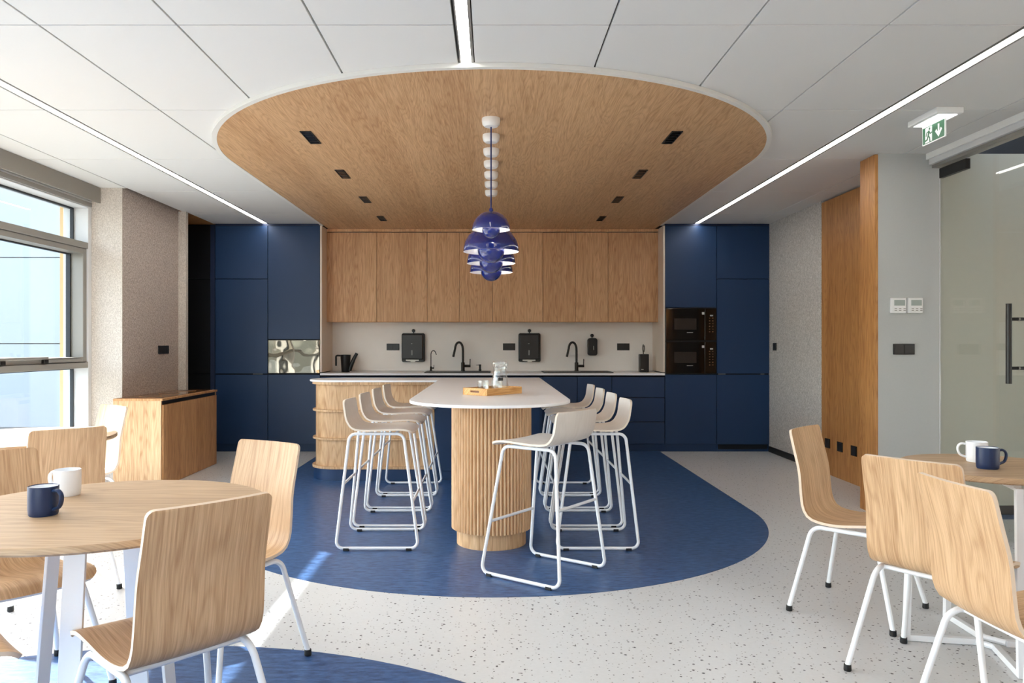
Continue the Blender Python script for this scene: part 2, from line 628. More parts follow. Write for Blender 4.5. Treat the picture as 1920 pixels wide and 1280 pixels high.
# ================================================================== STRUCTURE
# ---- floor
RI, YI = 1.93, 5.67                       # blue inlay: straight sides, round end
floor = struct('floor', bx(-3.75, 3.35, -2.7, 9.5, -0.12, 0.0), M_terr, label='pale terrazzo vinyl floor with dark chips')
pl = [(RI, 8.86), (-RI, 8.86)]
for k in range(65):
    a = PI + PI * k / 64
    pl.append((RI * math.cos(a), YI + RI * math.sin(a)))
inl = obj('inlay', prism(nb(), pl, 0.0005, 0.002), M_lino, floor)
inl['label'] = 'blue linoleum inlay under the bar table'
cx2, cy2, r2 = -1.2, 1.19, 1.95
inl2 = obj('inlay', prism(nb(), [(cx2 + r2 * math.cos(2 * PI * k / 96), cy2 + r2 * math.sin(2 * PI * k / 96)) for k in range(96)], 0.0005, 0.002), M_lino, floor)
inl2['label'] = 'round blue linoleum inlay by the near dining table'

# ---- ceiling: void slab, tiles, LED channels left open between the tiles
ceiling = struct('ceiling', bx(-4.1, 3.35, -2.7, 9.5, H + 0.02, H + 0.2), M_grid, label='white suspended tile ceiling')
STRIPS = (-2.6, -0.125, 2.355)
hw = 0.0375
cols = []
for a, b_, n in ((STRIPS[0] + hw, STRIPS[1] - hw, 4), (STRIPS[1] + hw, STRIPS[2] - hw, 4)):
    for k in range(n):
        cols.append((a + (b_ - a) * k / n, a + (b_ - a) * (k + 1) / n))
cols += [(-3.2375, STRIPS[0] - hw), (-3.70, -3.2375), (STRIPS[2] + hw, 2.9925), (2.9925, 3.35)]
rows = [2.11 + 1.204 * k for k in range(6)] + [9.06]
rows = [-2.7, -1.5, -0.298, 0.906] + rows
tile_cache = {}
g = 0.0045
for (xa, xb) in cols:
    for ya, yb in zip(rows[:-1], rows[1:]):
        if yb > YC and not (abs(xa) < 2.0 and abs(xb) < 2.0):
            yb = YC + 0.02
        if xa > -1.7 and xb < 1.7 and ya > 5.6:
            continue                      # hidden above the timber raft
        if xb < -3.2 and ya > 6.7:
            continue                      # solid wall there
        if xb < -3.2 and yb > 6.8:
            yb = 6.8
        key = (round(xb - xa, 3), round(yb - ya, 3))
        if key not in tile_cache:
            o = obj('tile', bx(-key[0] / 2 + g, key[0] / 2 - g, -key[1] / 2 + g, key[1] / 2 - g, 0, 0.019), M_tile, ceiling, bevel=0.0015, bseg=1)
            tile_cache[key] = o
            o.location = ((xa + xb) / 2, (ya + yb) / 2, H)
        else:
            instance('tile', tile_cache[key], ceiling, ((xa + xb) / 2, (ya + yb) / 2, H))
# dark timber ceiling of the recess
obj('recess_panel', bx(-4.0, -3.2, 8.04, 8.86, H - 0.002, H + 0.019), M_oak_wall, ceiling)

# ---- timber raft with round end
RW, YW = 1.93, 5.71
def raft_outline(r, extra=0.0):
    p = [(r, YU + 0.0), (-r, YU + 0.0)]
    for k in range(97):
        a = PI + PI * k / 96
        p.append((r * math.cos(a), YW + r * math.sin(a)))
    return p
raft = thing('ceiling_raft', 'oak veneer ceiling panel with a round front end above the bar', 'ceiling panel')
obj('veneer', prism(nb(), raft_outline(RW), RAFT_Z, H - 0.001), M_oak_y, raft)
b = nb()
outer, inner = raft_outline(RW + 0.032), raft_outline(RW + 0.0005)
outer[0], outer[1] = (RW + 0.032, YC), (-RW - 0.032, YC)
inner[0], inner[1] = (RW + 0.0005, YC), (-RW - 0.0005, YC)
n = len(outer)
vo = [[b.verts.new((x, y, z)) for x, y in outer] for z in (RAFT_Z - 0.002, H - 0.0005)]
vi = [[b.verts.new((x, y, z)) for x, y in inner] for z in (RAFT_Z - 0.002, H - 0.0005)]
for i in range(1, n):
    j = (i + 1) % n
    if i == n - 1:
        j = 0
    b.faces.new((vo[0][i], vo[0][j], vo[1][j], vo[1][i]))
    b.faces.new((vi[0][j], vi[0][i], vi[1][i], vi[1][j]))
    b.faces.new((vo[0][j], vo[0][i], vi[0][i], vi[0][j]))
obj('rim', b, M_rim, raft, smooth=True)

# ---- LED strips
def led(x, y0, y1, label):
    t = thing('led_strip', label, 'strip light', group='recessed ceiling strips')
    obj('diffuser', bx(x - 0.024, x + 0.024, y0, y1, H + 0.002, H + 0.012), M_led, t)
    for s in (-1, 1):
        xa = x + s * 0.0245
        obj('channel', bx(min(xa, xa + s * 0.007), max(xa, xa + s * 0.0125), y0, y1, H - 0.001, H + 0.018), M_alu, t)
led(STRIPS[0], -2.6, YC - 0.005, 'long recessed light strip on the window side of the timber ceiling panel')
led(STRIPS[1], -2.6, YW - RW - 0.02, 'short recessed light strip ending at the round tip of the timber panel')
led(STRIPS[2], -2.6, YC - 0.005, 'long recessed light strip on the glass door side of the timber ceiling panel')

# ---- walls
struct('wall_back', bx(-4.1, 3.35, YS + 0.02, YS + 0.2, 0, H + 0.02), M_white)
WL = struct('wall_left', bx(-3.77, XL, 6.78, 7.99, -0.1, H + 0.02), M_fab_shaded, label='woven wallpaper wall between window and kitchen, coloured darker for shade')
struct('wall_left_pier', bx(-3.545, XL - 0.0005, 6.772, 6.78, 0, H), M_fab_lit, label='woven wallpaper face of the pier beside the window, coloured paler for light')
struct('wall_left_return', bx(-3.95, -3.19, 7.985, 8.04, 0, H), M_fab_lit, label='narrow wallpaper edge next to the dark recess, coloured paler for light')
struct('wall_left_recess', bx(-4.1, -3.95, 8.0, 9.4, 0, H + 0.02), M_recess_shade)
wr = struct('wall_right', bx(XR, 3.5, 7.41, 9.5, 0, H + 0.02), M_fab_right, label='grey woven wallpaper wall beside the tall cabinets')
struct('baseboard_right', bx(XR - 0.012, XR, 7.41, YC, 0, 0.065), M_black)
panel = struct_empty('wall_right_timber', 'oak panelled wall section with three black sockets')
for (ya, yb) in ((5.78, 6.60), (6.60, 7.41)):
    obj('panel', bx(XR + 0.004, XR + 0.10, ya + 0.001, yb - 0.001, 0.0, 2.60), M_oak_wall, panel)
obj('backing', bx(XR + 0.10, XR + 0.14, 5.6, 7.41, 0.0, H), M_white, panel)
gw = struct('wall_right_return', bx(2.803, 3.26, 5.555, 5.77, 0, H), M_grey_wall, label='grey wall pier carrying the thermostats')
obj('timber_end', bx(2.780, 2.803, 5.553, 5.775, 0, H - 0.006), M_oak_wall, gw)
obj('skirting', bx(2.80, 3.26, 5.545, 5.555, 0, 0.06), M_black, gw)
for nm_, x0_, x1_, z0_, z1_ in (('wall_rear', -4.1, -3.3, 0, H + 0.02), ('wall_rear_side', -0.1, 6.35, 0, 3.3), ('wall_rear_upper', -3.3, -0.1, 2.45, H + 0.02), ('wall_rear_lower', -3.3, -0.1, 0, 0.25)):
    struct(nm_, bx(x0_, x1_, -2.85, -2.7, z0_, z1_), M_oak_wall if nm_ == 'wall_rear_side' else M_white)  # unseen rear side wall made oak-dark to cut bounce light
fill_win = struct_empty('window_fill', 'unseen window wall added behind the camera for fill light')  # added out of view to send fill light into the room
for k in range(2):
    xa = -3.3 + 1.6 * k
    b = nb()
    box(b, xa, xa + 0.06, -2.80, -2.72, 0.25, 2.45)
    box(b, xa + 1.54, xa + 1.6, -2.80, -2.72, 0.25, 2.45)
    box(b, xa + 0.06, xa + 1.54, -2.80, -2.72, 0.25, 0.31)
    box(b, xa + 0.06, xa + 1.54, -2.80, -2.72, 2.39, 2.45)
    obj('frame', b, M_alu_light, fill_win)
    obj('pane', bx(xa + 0.06, xa + 1.54, -2.765, -2.755, 0.31, 2.39), M_pane, fill_win)
# corridor behind the glass
struct('floor_corridor', bx(3.35, 6.2, -2.7, 6.2, -0.12, 0.0), M_terr)
struct('wall_corridor_end', bx(3.26, 6.2, 5.56, 5.72, 0, H), M_corr_wall)
struct('baseboard_corridor', bx(3.26, 6.2, 5.545, 5.56, 0, 0.065), M_black)
struct('wall_corridor_side', bx(6.2, 6.35, -2.85, 6.2, 0, 3.3), M_white)
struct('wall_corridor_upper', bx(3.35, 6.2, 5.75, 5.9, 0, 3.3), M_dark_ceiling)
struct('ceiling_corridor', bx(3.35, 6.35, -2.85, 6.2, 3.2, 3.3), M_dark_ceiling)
struct('trim_corridor_inlay', bx(3.36, 6.2, 5.40, 5.54, 0.0005, 0.002), M_lino, label='blue floor band beyond the glass')

# ---- window wall (left)
WX_IN, WX_GL, WX_OUT = -3.54, -3.68, -3.76
Z1A, Z1B = 2.07, 2.125       # upper bar
Z2A, Z2B = 1.028, 1.077      # lower bar
ZT = 2.43
win = struct_empty('window_1', 'tall aluminium window with a top light and an opening middle sash')
def wpart(name, x0, x1, y0, y1, z0, z1, m, bev=0.003):
    return obj(name, bx(x0, x1, y0, y1, z0, z1), m, win, bevel=bev, bseg=1)
YA, YB_ = -2.7, 6.772
posts = [(6.715, 6.772), (3.95, 4.01), (1.25, 1.31), (-1.45, -1.39)]
wpart('head', WX_OUT, WX_IN, YA, YB_, ZT, 2.50, M_alu_light)
wpart('sill_rail', WX_OUT, WX_IN, YA, YB_, 0.0, 0.10, M_alu_light)
for (ya, yb) in posts:
    wpart('post', WX_OUT, WX_IN, ya, yb, 0.10, ZT, M_alu_light)
bays = [(1.31, 3.95), (4.01, 6.715), (-1.39, 1.25), (-2.7, -1.45)]
for (ya, yb) in bays:
    wpart('bar', WX_OUT, WX_IN, ya, yb, Z1A, Z1B, M_alu)
    wpart('bar', WX_OUT, WX_IN, ya, yb, Z2A, Z2B, M_alu)
    for z0, z1 in ((0.10, Z2A), (Z1B, ZT)):
        obj('pane', bx(WX_GL - 0.004, WX_GL + 0.004, ya + 0.012, yb - 0.012, z0 + 0.012, z1 - 0.012), M_pane, win)
        b = nb()
        box(b, WX_GL - 0.014, WX_GL + 0.014, yb - 0.014, yb, z0, z1)
        box(b, WX_GL - 0.014, WX_GL + 0.014, ya, ya + 0.014, z0, z1)
        box(b, WX_GL - 0.014, WX_GL + 0.014, ya + 0.014, yb - 0.014, z1 - 0.013, z1)
        box(b, WX_GL - 0.014, WX_GL + 0.014, ya + 0.014, yb - 0.014, z0, z0 + 0.013)
        obj('gasket', b, M_gasket, win)
    # opening sash
    sx0, sx1 = WX_GL - 0.02, WX_IN - 0.012
    s = 0.06
    st = wpart('sash', sx0, sx1, yb - s, yb - 0.004, Z2B + 0.004, Z1A - 0.004, M_alu)
    obj('sash_stile', bx(sx0, sx1, ya + 0.004, ya + s, Z2B + 0.004, Z1A - 0.004), M_alu, st)
    obj('sash_rail', bx(sx0, sx1, ya + s, yb - s, Z1A - 0.004 - s * 0.7, Z1A - 0.004), M_alu, st)
    obj('sash_rail', bx(sx0, sx1, ya + s, yb - s, Z2B + 0.004, Z2B + 0.004 + s * 0.7), M_alu, st)
    obj('sash_pane', bx(WX_GL - 0.004, WX_GL + 0.004, ya + s + 0.008, yb - s - 0.008, Z2B + 0.052, Z1A - 0.052), M_pane, st)
    b = nb()
    box(b, WX_GL - 0.014, WX_GL + 0.022, yb - s - 0.018, yb - s, Z2B + 0.046, Z1A - 0.046)
    box(b, WX_GL - 0.014, WX_GL + 0.022, ya + s, ya + s + 0.012, Z2B + 0.046, Z1A - 0.046)
    box(b, WX_GL - 0.014, WX_GL + 0.012, ya + s + 0.012, yb - s - 0.018, Z1A - 0.056, Z1A - 0.046)
    obj('sash_gasket', b, M_gasket, st)
# folding opener on the sash that shows
op = obj('opener', bx(WX_IN - 0.010, WX_IN + 0.012, 5.48, 6.10, Z2B + 0.036, Z2B + 0.058), M_alu, win, bevel=0.004)
for yy in (5.52, 6.06):
    obj('opener_hinge', bx(WX_IN - 0.010, WX_IN + 0.018, yy - 0.03, yy + 0.03, Z2B + 0.006, Z2B + 0.036), M_gunmetal, op, bevel=0.005)
obj('opener_arm', bx(WX_IN - 0.010, WX_IN + 0.008, 6.09, 6.60, Z2B + 0.012, Z2B + 0.030), M_alu, op, bevel=0.003)
# blind pelmet
pel = thing('blind_pelmet', 'grey blind box along the top of the window', 'pelmet')
obj('fascia', bx(-3.475, -3.46, -2.7, 6.80, 2.48, H - 0.002), M_pelmet, pel)
obj('soffit', bx(-3.70, -3.475, -2.7, 6.77, 2.502, 2.515), M_white, pel)
obj('bottom_rail', bx(-3.535, -3.520, -2.7, 6.74, 2.44, 2.475), M_alu, pel)
struct('wall_left_upper', bx(-3.95, -3.70, -2.7, 6.78, 2.50, H + 0.02), M_white)
struct('trim_1', bx(-3.80, -3.7705, 6.735, 6.78, 0.0, 2.46), M_orange, label='timber edge outside the window')

# ---- outside
struct('ground', bx(-60, -3.76, -40, 60, -0.6, -0.5), M_ground)
fac = thing('facade', 'pale panelled building facade seen through the window', 'building')
for i in range(6):
    for k in range(4):
        o = obj('panel', bx(-24 + i * 4, -20 + i * 4 - 0.012, 16, 16.1, -0.55 + k * 1.8, 1.23 + k * 1.8), M_facade, fac)
obj('core', bx(-24, -0.02, 16.1, 16.6, -0.55, 6.6), M_alu, fac)

# ================================================================== KITCHEN
TOE = 0.085
def front(parent, name, x0, x1, z0, z1, y, m, gap=0.003, th=0.02, bev=0.0012):
    return obj(name, bx(x0 + gap, x1 - gap, y, y + th, z0 + gap, z1 - gap), m, parent, bevel=bev, bseg=1)

def carcass(parent, x0, x1, z0, z1, y, yb, m=M_gap):
    return obj('carcass', bx(x0 + 0.0008, x1 - 0.0008, y + 0.021, yb, z0, z1), m, parent)

def channel_glint(parent, x0, x1, z, y):
    return obj('glint_strip', bx(x0, x1, y - 0.004, y + 0.01, z - 0.003, z + 0.003), M_alu, parent)  # short pale strip painting the highlight on the handle channel

ZTOP = H - 0.012
z_a = 1.982            # top of the middle doors
z_b = 0.886            # top of the lower doors
XA = [-3.178, -2.572, -1.972]        # left tall block
XB = [1.990, 2.584, 3.190]           # right tall block
YBK = 9.36

def tall(label, x0, x1, splits, loc_y=YC, m=M_navy):
    t = thing('tall_cabinet', label, 'cabinet', group='tall kitchen cabinets')
    carcass(t, x0, x1, 0.0, ZTOP, loc_y, YBK)
    for z0, z1 in splits:
        front(t, 'door', x0, x1, z0, z1, loc_y, m)
    obj('top_filler', bx(x0 + 0.001, x1 - 0.001, loc_y + 0.004, loc_y + 0.02, ZTOP - 0.012, H - 0.003), M_navy_dark, t)
    obj('plinth', bx(x0 + 0.0005, x1 - 0.0005, loc_y + 0.02, loc_y + 0.0205, 0.0, TOE), M_navy, t)
    return t

tA = tall('navy tall cabinet with three stacked doors next to the dark recess', XA[0], XA[1], ((TOE, z_b), (z_b + 0.008, z_a), (z_a, ZTOP - 0.012)))
channel_glint(tA, XA[1] - 0.17, XA[1] - 0.06, z_b + 0.005, YC)
tB = tall('navy tall cabinet holding the mirrored built-in appliance', XA[1], XA[2], ((TOE, z_b), (1.287, ZTOP - 0.012)))
tC = tall('navy tall cabinet holding the two black microwaves', XB[0], XB[1], ((TOE, z_b), (1.652, ZTOP - 0.012)))
tD = tall('navy tall cabinet with three doors beside the grey wallpaper wall', XB[1], XB[2], ((TOE, z_b), (z_b + 0.008, z_a), (z_a, ZTOP - 0.012)))
channel_glint(tD, XB[1] + 0.02, XB[1] + 0.10, z_b + 0.005, YC)
channel_glint(tD, XB[2] - 0.10, XB[2] - 0.06, z_b + 0.005, YC)
b = nb()
for k in range(9):
    box(b, XB[1] + 0.02, XB[2] - 0.02, YC + 0.008, YC + 0.018, 0.028 + k * 0.006, 0.031 + k * 0.006)
obj('grille', b, M_black, tD)
# recess cabinet, its shade put in as black, and the narrow filler
tE = thing('tall_cabinet', 'tall cabinet in the recess by the darker wallpaper wall, coloured black for shade', 'cabinet', group='tall kitchen cabinets')
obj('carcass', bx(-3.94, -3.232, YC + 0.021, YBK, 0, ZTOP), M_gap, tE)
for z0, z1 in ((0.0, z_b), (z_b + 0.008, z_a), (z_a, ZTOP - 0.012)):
    front(tE, 'door', -3.94, -3.232, z0, z1, YC, M_recess_shade)
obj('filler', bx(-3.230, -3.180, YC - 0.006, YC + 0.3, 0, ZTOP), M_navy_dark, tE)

# mirrored appliance
ap = thing('built_in_oven', 'built-in appliance with a mirrored glass front in the navy cabinet', 'oven', (0, 0, 0))
obj('body', bx(XA[1] + 0.004, XA[2] - 0.004, YC + 0.006, YC + 0.0205, z_b + 0.012, 1.283), M_black, ap)
obj('mirror_glass', bx(XA[1] + 0.006, XA[2] - 0.006, YC - 0.002, YC + 0.006, z_b + 0.016, 1.279), M_mirror, ap, bevel=0.002)
# microwaves
def microwave(z0, z1, label):
    t = thing('microwave', label, 'microwave', group='built-in microwaves')
    x0, x1 = XB[0] + 0.004, XB[1] - 0.004
    obj('body', bx(x0, x1, YC + 0.002, YC + 0.0205, z0, z1), M_black, t)
    d = obj('door', bx(x0 + 0.004, x0 + 0.448, YC - 0.008, YC + 0.002, z0 + 0.006, z1 - 0.006), M_blackglass, t, bevel=0.002)
    hh = z1 - z0
    obj('viewing_window', bx(x0 + 0.10, x0 + 0.355, YC - 0.0095, YC - 0.008, z0 + hh * 0.34, z0 + hh * 0.68), M_ovenwin, d)
    obj('maker_mark', bx(x0 + 0.245, x0 + 0.315, YC - 0.0092, YC - 0.008, z0 + hh * 0.245, z0 + hh * 0.26), M_print, d)
    c = obj('control_panel', bx(x0 + 0.452, x1 - 0.004, YC - 0.008, YC + 0.002, z0 + 0.006, z1 - 0.006), M_blackglass, t, bevel=0.002)
    obj('display', bx(x0 + 0.51, x0 + 0.545, YC - 0.0095, YC - 0.008, z0 + hh * 0.75, z0 + hh * 0.79), M_print, c)
    b = nb()
    for rr in range(6):
        for cc in range(2):
            xx, zz = x0 + 0.50 + cc * 0.035, z0 + hh * (0.68 - rr * 0.083)
            box(b, xx, xx + 0.014, YC - 0.0092, YC - 0.008, zz, zz + 0.009)
    k = obj('buttons', b, M_print_warm, c)
    k['kind'] = 'stuff'
    o = obj('sticker', bx(x0 + 0.418, x0 + 0.445, YC - 0.0092, YC - 0.008, z0 + hh * 0.80, z0 + hh * 0.875), M_print, d)
microwave(1.272, 1.648, 'upper black built-in microwave in the tall navy cabinet')
microwave(0.892, 1.266, 'lower black built-in microwave in the tall navy cabinet')

# end panels either side of the niche
for x0, x1, lab in ((XA[2] + 0.001, XA[2] + 0.022, 'cream end panel between mirrored appliance cabinet and worktop niche'), (XB[0] - 0.022, XB[0] - 0.001, 'cream end panel between microwave cabinet and worktop niche')):
    tag(obj('end_panel', bx(x0, x1, YC - 0.004, YS, 0.912, H - 0.024), M_endpanel, bevel=0.001), lab, 'panel', 'niche end panels')
NX0, NX1 = XA[2] + 0.022, XB[0] - 0.022
tag(obj('splashback', bx(NX0, NX1, YS, YS + 0.0195, 0.906, 1.55), M_splash), 'pale stone splashback behind the two sinks', 'splashback')

# base cabinets
XS = [-1.966, -1.385, -0.745, 0.006, 0.588, 1.378, 1.988]
def base_unit(label, x0, x1, kind):
    t = thing('base_cabinet', label, 'cabinet', group='navy base cabinets')
    carcass(t, x0, x1, 0.0, 0.855, YC, YBK)
    zt = 0.862
    if kind == 'drawers':
        for z0, z1 in ((TOE, 0.345), (0.345, 0.622), (0.622, zt)):
            d = front(t, 'drawer', x0, x1, z0, z1, YC, M_navy)
            obj('grip', bx(x0 + 0.004, x1 - 0.004, YC - 0.003, YC + 0.004, z1 - 0.011, z1 - 0.004), M_navy_dark, d)
    else:
        n = 2 if kind == 'two' else 1
        for k in range(n):
            d = front(t, 'door', x0 + (x1 - x0) * k / n, x0 + (x1 - x0) * (k + 1) / n, TOE, zt, YC, M_navy)
    obj('plinth', bx(x0, x1, YC + 0.0195, YC + 0.0208, 0.0, TOE), M_navy, t)
base_unit('navy base cabinet under the black jug', XS[0], XS[1], 'one')
base_unit('navy base cabinet under the towel dispenser beside the jug', XS[1], XS[2], 'one')
base_unit('navy two-door base cabinet under the sink with two taps', XS[2], XS[3], 'two')
base_unit('navy base cabinet between the two sinks', XS[3], XS[4], 'one')
base_unit('navy two-door base cabinet under the sink with one tap', XS[4], XS[5], 'two')
base_unit('navy three-drawer base cabinet under the knife block', XS[5], XS[6], 'drawers')
tag(obj('kitchen_worktop', bx(NX0 - 0.02, NX1 + 0.02, YC - 0.008, YS, 0.876, 0.900), M_top, bevel=0.002), 'long white worktop in front of the splashback', 'worktop')
ZK = 0.900

# wall cabinets
US = [612, 706, 801, 862, 923, 1018, 1079, 1140, 1235]
UX = [(p - 922) / F * YU for p in US]
pairs = [((0,), 'first'), ((1,), ''), ((2, 3), ''), ((4,), ''), ((5, 6), ''), ((7,), '')]
ulabels = ['oak wall cabinet above the black jug, next to the mirrored appliance', 'oak wall cabinet above the towel dispenser nearest the jug',
           'oak double-door wall cabinet behind the blue pendant lamps', 'oak wall cabinet above the towel dispenser between the sinks',
           'oak double-door wall cabinet above the single-tap sink', 'oak wall cabinet above the knife block, next to the microwaves']
for (idx, _), lab in zip(pairs, ulabels):
    t = thing('wall_cabinet', lab, 'cabinet', group='oak wall cabinets')
    x0, x1 = UX[idx[0]], UX[idx[-1] + 1]
    obj('carcass', bx(x0 + 0.001, x1 - 0.001, YU + 0.0185, YS + 0.019, 1.500, 2.55), M_oak_z, t)
    for i in idx:
        d = front(t, 'door', UX[i], UX[i + 1], 1.497, 2.556, YU, M_oak_z, gap=0.0022, th=0.018)
        obj('grip_edge', bx(UX[i] + 0.003, UX[i + 1] - 0.003, YU + 0.001, YU + 0.017, 1.494, 1.4985), M_oak_wall, d)
tag(obj('cabinet_filler', bx(UX[0], UX[-1], YU, YU + 0.02, 2.562, RAFT_Z - 0.0005), M_oak_z), 'thin oak filler strip between wall cabinets and ceiling panel', 'filler')

# ---- sinks and taps
def sink(x0, x1, label):
    t = thing('sink', label, 'sink', (0, 0, 0), group='black sinks')
    y0, y1, z = YC + 0.055, YS - 0.065, ZK + 0.0005
    b = nb()
    bxm = x0 + (x1 - x0) * 0.52
    ix0, ix1, iy0, iy1 = bxm + 0.03, x1 - 0.03, y0 + 0.04, y1 - 0.09
    box(b, x0, ix0, y0, y1, z, z + 0.010)
    box(b, ix1, x1, y0, y1, z, z + 0.010)
    box(b, ix0, ix1, y0, iy0, z, z + 0.010)
    box(b, ix0, ix1, iy1, y1, z, z + 0.010)
    obj('rim', b, M_sink, t)
    obj('bowl', bx(ix0, ix1, iy0, iy1, z, z + 0.002), M_black, t)
    b = nb()
    for k in range(6):
        box(b, x0 + 0.05 + k * 0.045, x0 + 0.06 + k * 0.045, y0 + 0.05, y1 - 0.12, z + 0.010, z + 0.0125)
    obj('drainer_ridges', b, M_sink, t)
    return z + 0.010
def X_at(px, y):
    return (px - 922) / F * y
zs = sink(X_at(799, 9.1), X_at(920, 9.1), 'black inset sink with two taps and a soap pump')
sink(X_at(1017, 9.1), X_at(1144, 9.1), 'black inset sink with one tap in front of the soap dispenser')
YT = 9.235
def tap(x, label, flip):
    t = thing('kitchen_tap', label, 'tap', (x, YT, zs), group='tall arched taps')
    b = nb()
    lathe(b, [(0.027, 0), (0.027, 0.006), (0.022, 0.008), (0.022, 0.10), (0.017, 0.105)], 20)
    obj('body', b, M_gunmetal, t, smooth=True)
    pts = [(0, 0, 0.10), (0, 0, 0.24)]
    for k in range(13):
        a = PI * k / 12 * 0.94
        pts.append((-0.048 * (1 - math.cos(a)), 0, 0.24 + 0.105 * math.sin(a) ** 0.8 if a > 0 else 0.24))
    pts.append((-0.117, 0, 0.17))
    obj('spout', tube(nb(), pts, 0.0135, 12), M_gunmetal, t, smooth=True)
    h = obj('lever', tube(nb(), [(0.02, 0, 0.06), (0.092, 0, 0.06)], 0.016, 12), M_gunmetal, t, smooth=True)
    obj('lever_pin', tube(nb(), [(0.084, 0, 0.065), (0.087, 0, 0.145)], 0.0055, 8), M_gunmetal, h, smooth=True)
tap(X_at(868, YT), 'black arched kitchen tap with side lever beside the soap pump', 1)
tap(X_at(1081, YT), 'black arched kitchen tap with side lever below the soap dispenser', 1)
t = thing('filter_tap', 'thin black drinking-water tap at the sink corner', 'tap', (X_at(808, YT), YT, zs))
b = nb(); lathe(b, [(0.018, 0), (0.018, 0.005), (0.012, 0.008), (0.012, 0.05), (0.008, 0.055)], 16)
obj('body', b, M_gunmetal, t, smooth=True)
pts = [(0, 0, 0.05), (0, 0, 0.20)] + [(0.03 * (1 - math.cos(PI * k / 10)), 0, 0.20 + 0.045 * math.sin(PI * k / 10)) for k in range(1, 9)] + [(0.066, 0, 0.195)]
obj('spout', tube(nb(), pts, 0.005, 10), M_gunmetal, t, smooth=True)
obj('lever', tube(nb(), [(0.01, 0, 0.035), (0.038, 0, 0.035)], 0.008, 10), M_gunmetal, t, smooth=True)
obj('lever_pin', tube(nb(), [(0.034, 0, 0.035), (0.036, 0, 0.072)], 0.003, 8), M_gunmetal, t, smooth=True)
t = thing('soap_pump', 'small black soap pump on the sink edge', 'soap pump', (X_at(900, YT), YT, zs))
b = nb(); lathe(b, [(0.016, 0), (0.016, 0.02), (0.013, 0.024), (0.013, 0.062), (0.014, 0.064), (0.014, 0.078), (0, 0.08)], 16)
obj('body', b, M_black, t, smooth=True)
obj('nozzle', tube(nb(), [(0, 0, 0.072), (-0.05, 0, 0.070)], 0.005, 8, taper=(1, 0.5)), M_gunmetal, t, smooth=True)

# ---- dispensers and sockets on the splashback
def rounded_rect(x0, x1, z0, z1, r, seg=5, arch=0.0):
    pts = []
    for cx, cz, a0 in ((x1 - r, z1 - r, 0), (x0 + r, z1 - r, PI / 2), (x0 + r, z0 + r, PI), (x1 - r, z0 + r, 1.5 * PI)):
        for k in range(seg + 1):
            a = a0 + PI / 2 * k / seg
            pts.append((cx + r * math.cos(a), cz + r * math.sin(a)))
    if arch:
        xm, hwid = (x0 + x1) / 2, (x1 - x0) / 2
        pts = [(x, z + (arch * (1 - ((x - xm) / hwid) ** 2) if z > (z0 + z1) / 2 else 0)) for x, z in pts]
    return pts
def yprism(b, poly, y0, y1):
    """poly in xz, extruded along y"""
    a = [b.verts.new((x, y0, z)) for x, z in poly]
    c = [b.verts.new((x, y1, z)) for x, z in poly]
    b.faces.new(a)
    b.faces.new(list(reversed(c)))
    n = len(poly)
    for i in range(n):
        b.faces.new((a[i], c[i], c[(i + 1) % n], a[(i + 1) % n]))
    return b
def dispenser(px0, px1, py0, py1, label, towel=True):
    x0, x1 = X_at(px0, YS), X_at(px1, YS)
    z1, z0 = CAM_H - (py0 - 644) / F * YS, CAM_H - (py1 - 644) / F * YS
    xc = (x0 + x1) / 2
    if towel:
        t = thing('towel_dispenser', label, 'dispenser', (xc, YS, z0), group='black towel dispensers')
        wd, hh = x1 - x0, z1 - z0
        obj('back_shell', yprism(nb(), rounded_rect(-wd / 2, wd / 2, 0, hh, 0.02, arch=0.012), -0.05, -0.0005), M_black, t, smooth=True, bevel=0.004)
        c = obj('cover', yprism(nb(), rounded_rect(-wd / 2 + 0.004, wd / 2 - 0.018, 0.03, hh - 0.012, 0.016, arch=0.012), -0.105, -0.05), M_black_satin, t, smooth=True, bevel=0.012, bseg=3)
        obj('level_window', bx(-0.013, -0.005, -0.107, -0.104, hh * 0.24, hh * 0.41), M_print, c)
        obj('badge', yprism(nb(), [(-0.012 + 0.02 * math.cos(2 * PI * k / 20), hh * 0.64 + 0.012 * math.sin(2 * PI * k / 20)) for k in range(20)], -0.108, -0.104), M_black, c)
        obj('badge_mark', bx(-0.020, -0.004, -0.1090, -0.1078, hh * 0.635, hh * 0.648), M_print, c)
        obj('paper', yprism(nb(), [(-0.085, 0.028), (-0.085, 0.014), (-0.03, 0.008), (-0.02, -0.004), (0.02, -0.002), (0.03, 0.01), (0.07, 0.014), (0.07, 0.028)], -0.085, -0.03), M_paper, t)
    else:
        t = thing('soap_dispenser', label, 'dispenser', (xc, YS, z0))
        wd, hh = x1 - x0, z1 - z0
        obj('body', yprism(nb(), rounded_rect(-wd / 2, wd / 2, 0, hh, 0.028, arch=0.004), -0.085, -0.0005), M_black, t, smooth=True, bevel=0.008, bseg=3)
        obj('level_window', bx(0.008, 0.014, -0.0870, -0.0845, hh * 0.32, hh * 0.56), M_print, t)
        obj('push_lever', bx(-wd * 0.34, wd * 0.34, -0.095, -0.086, 0.012, 0.05), M_black_satin, t, bevel=0.004)
    b = nb(); lathe(b, [(0.021, 0), (0.021, 0.02), (0, 0.026)], 16)
    k = obj('wall_knob', b, M_black, t, smooth=True, loc=(0.0, -0.001, hh + 0.034))
    k.rotation_euler = (R(90), 0, 0)
    obj('knob_stem', tube(nb(), [(0, -0.012, hh - 0.005), (0, -0.012, hh + 0.03)], 0.006, 8), M_black, t, smooth=True)
dispenser(754, 797, 625, 678, 'black towel dispenser beside the drinking-water tap')
dispenser(972, 1013, 625, 678, 'black towel dispenser between the two sinks')
dispenser(1101, 1118.5, 634, 666, 'slim black soap dispenser on the splashback', False)

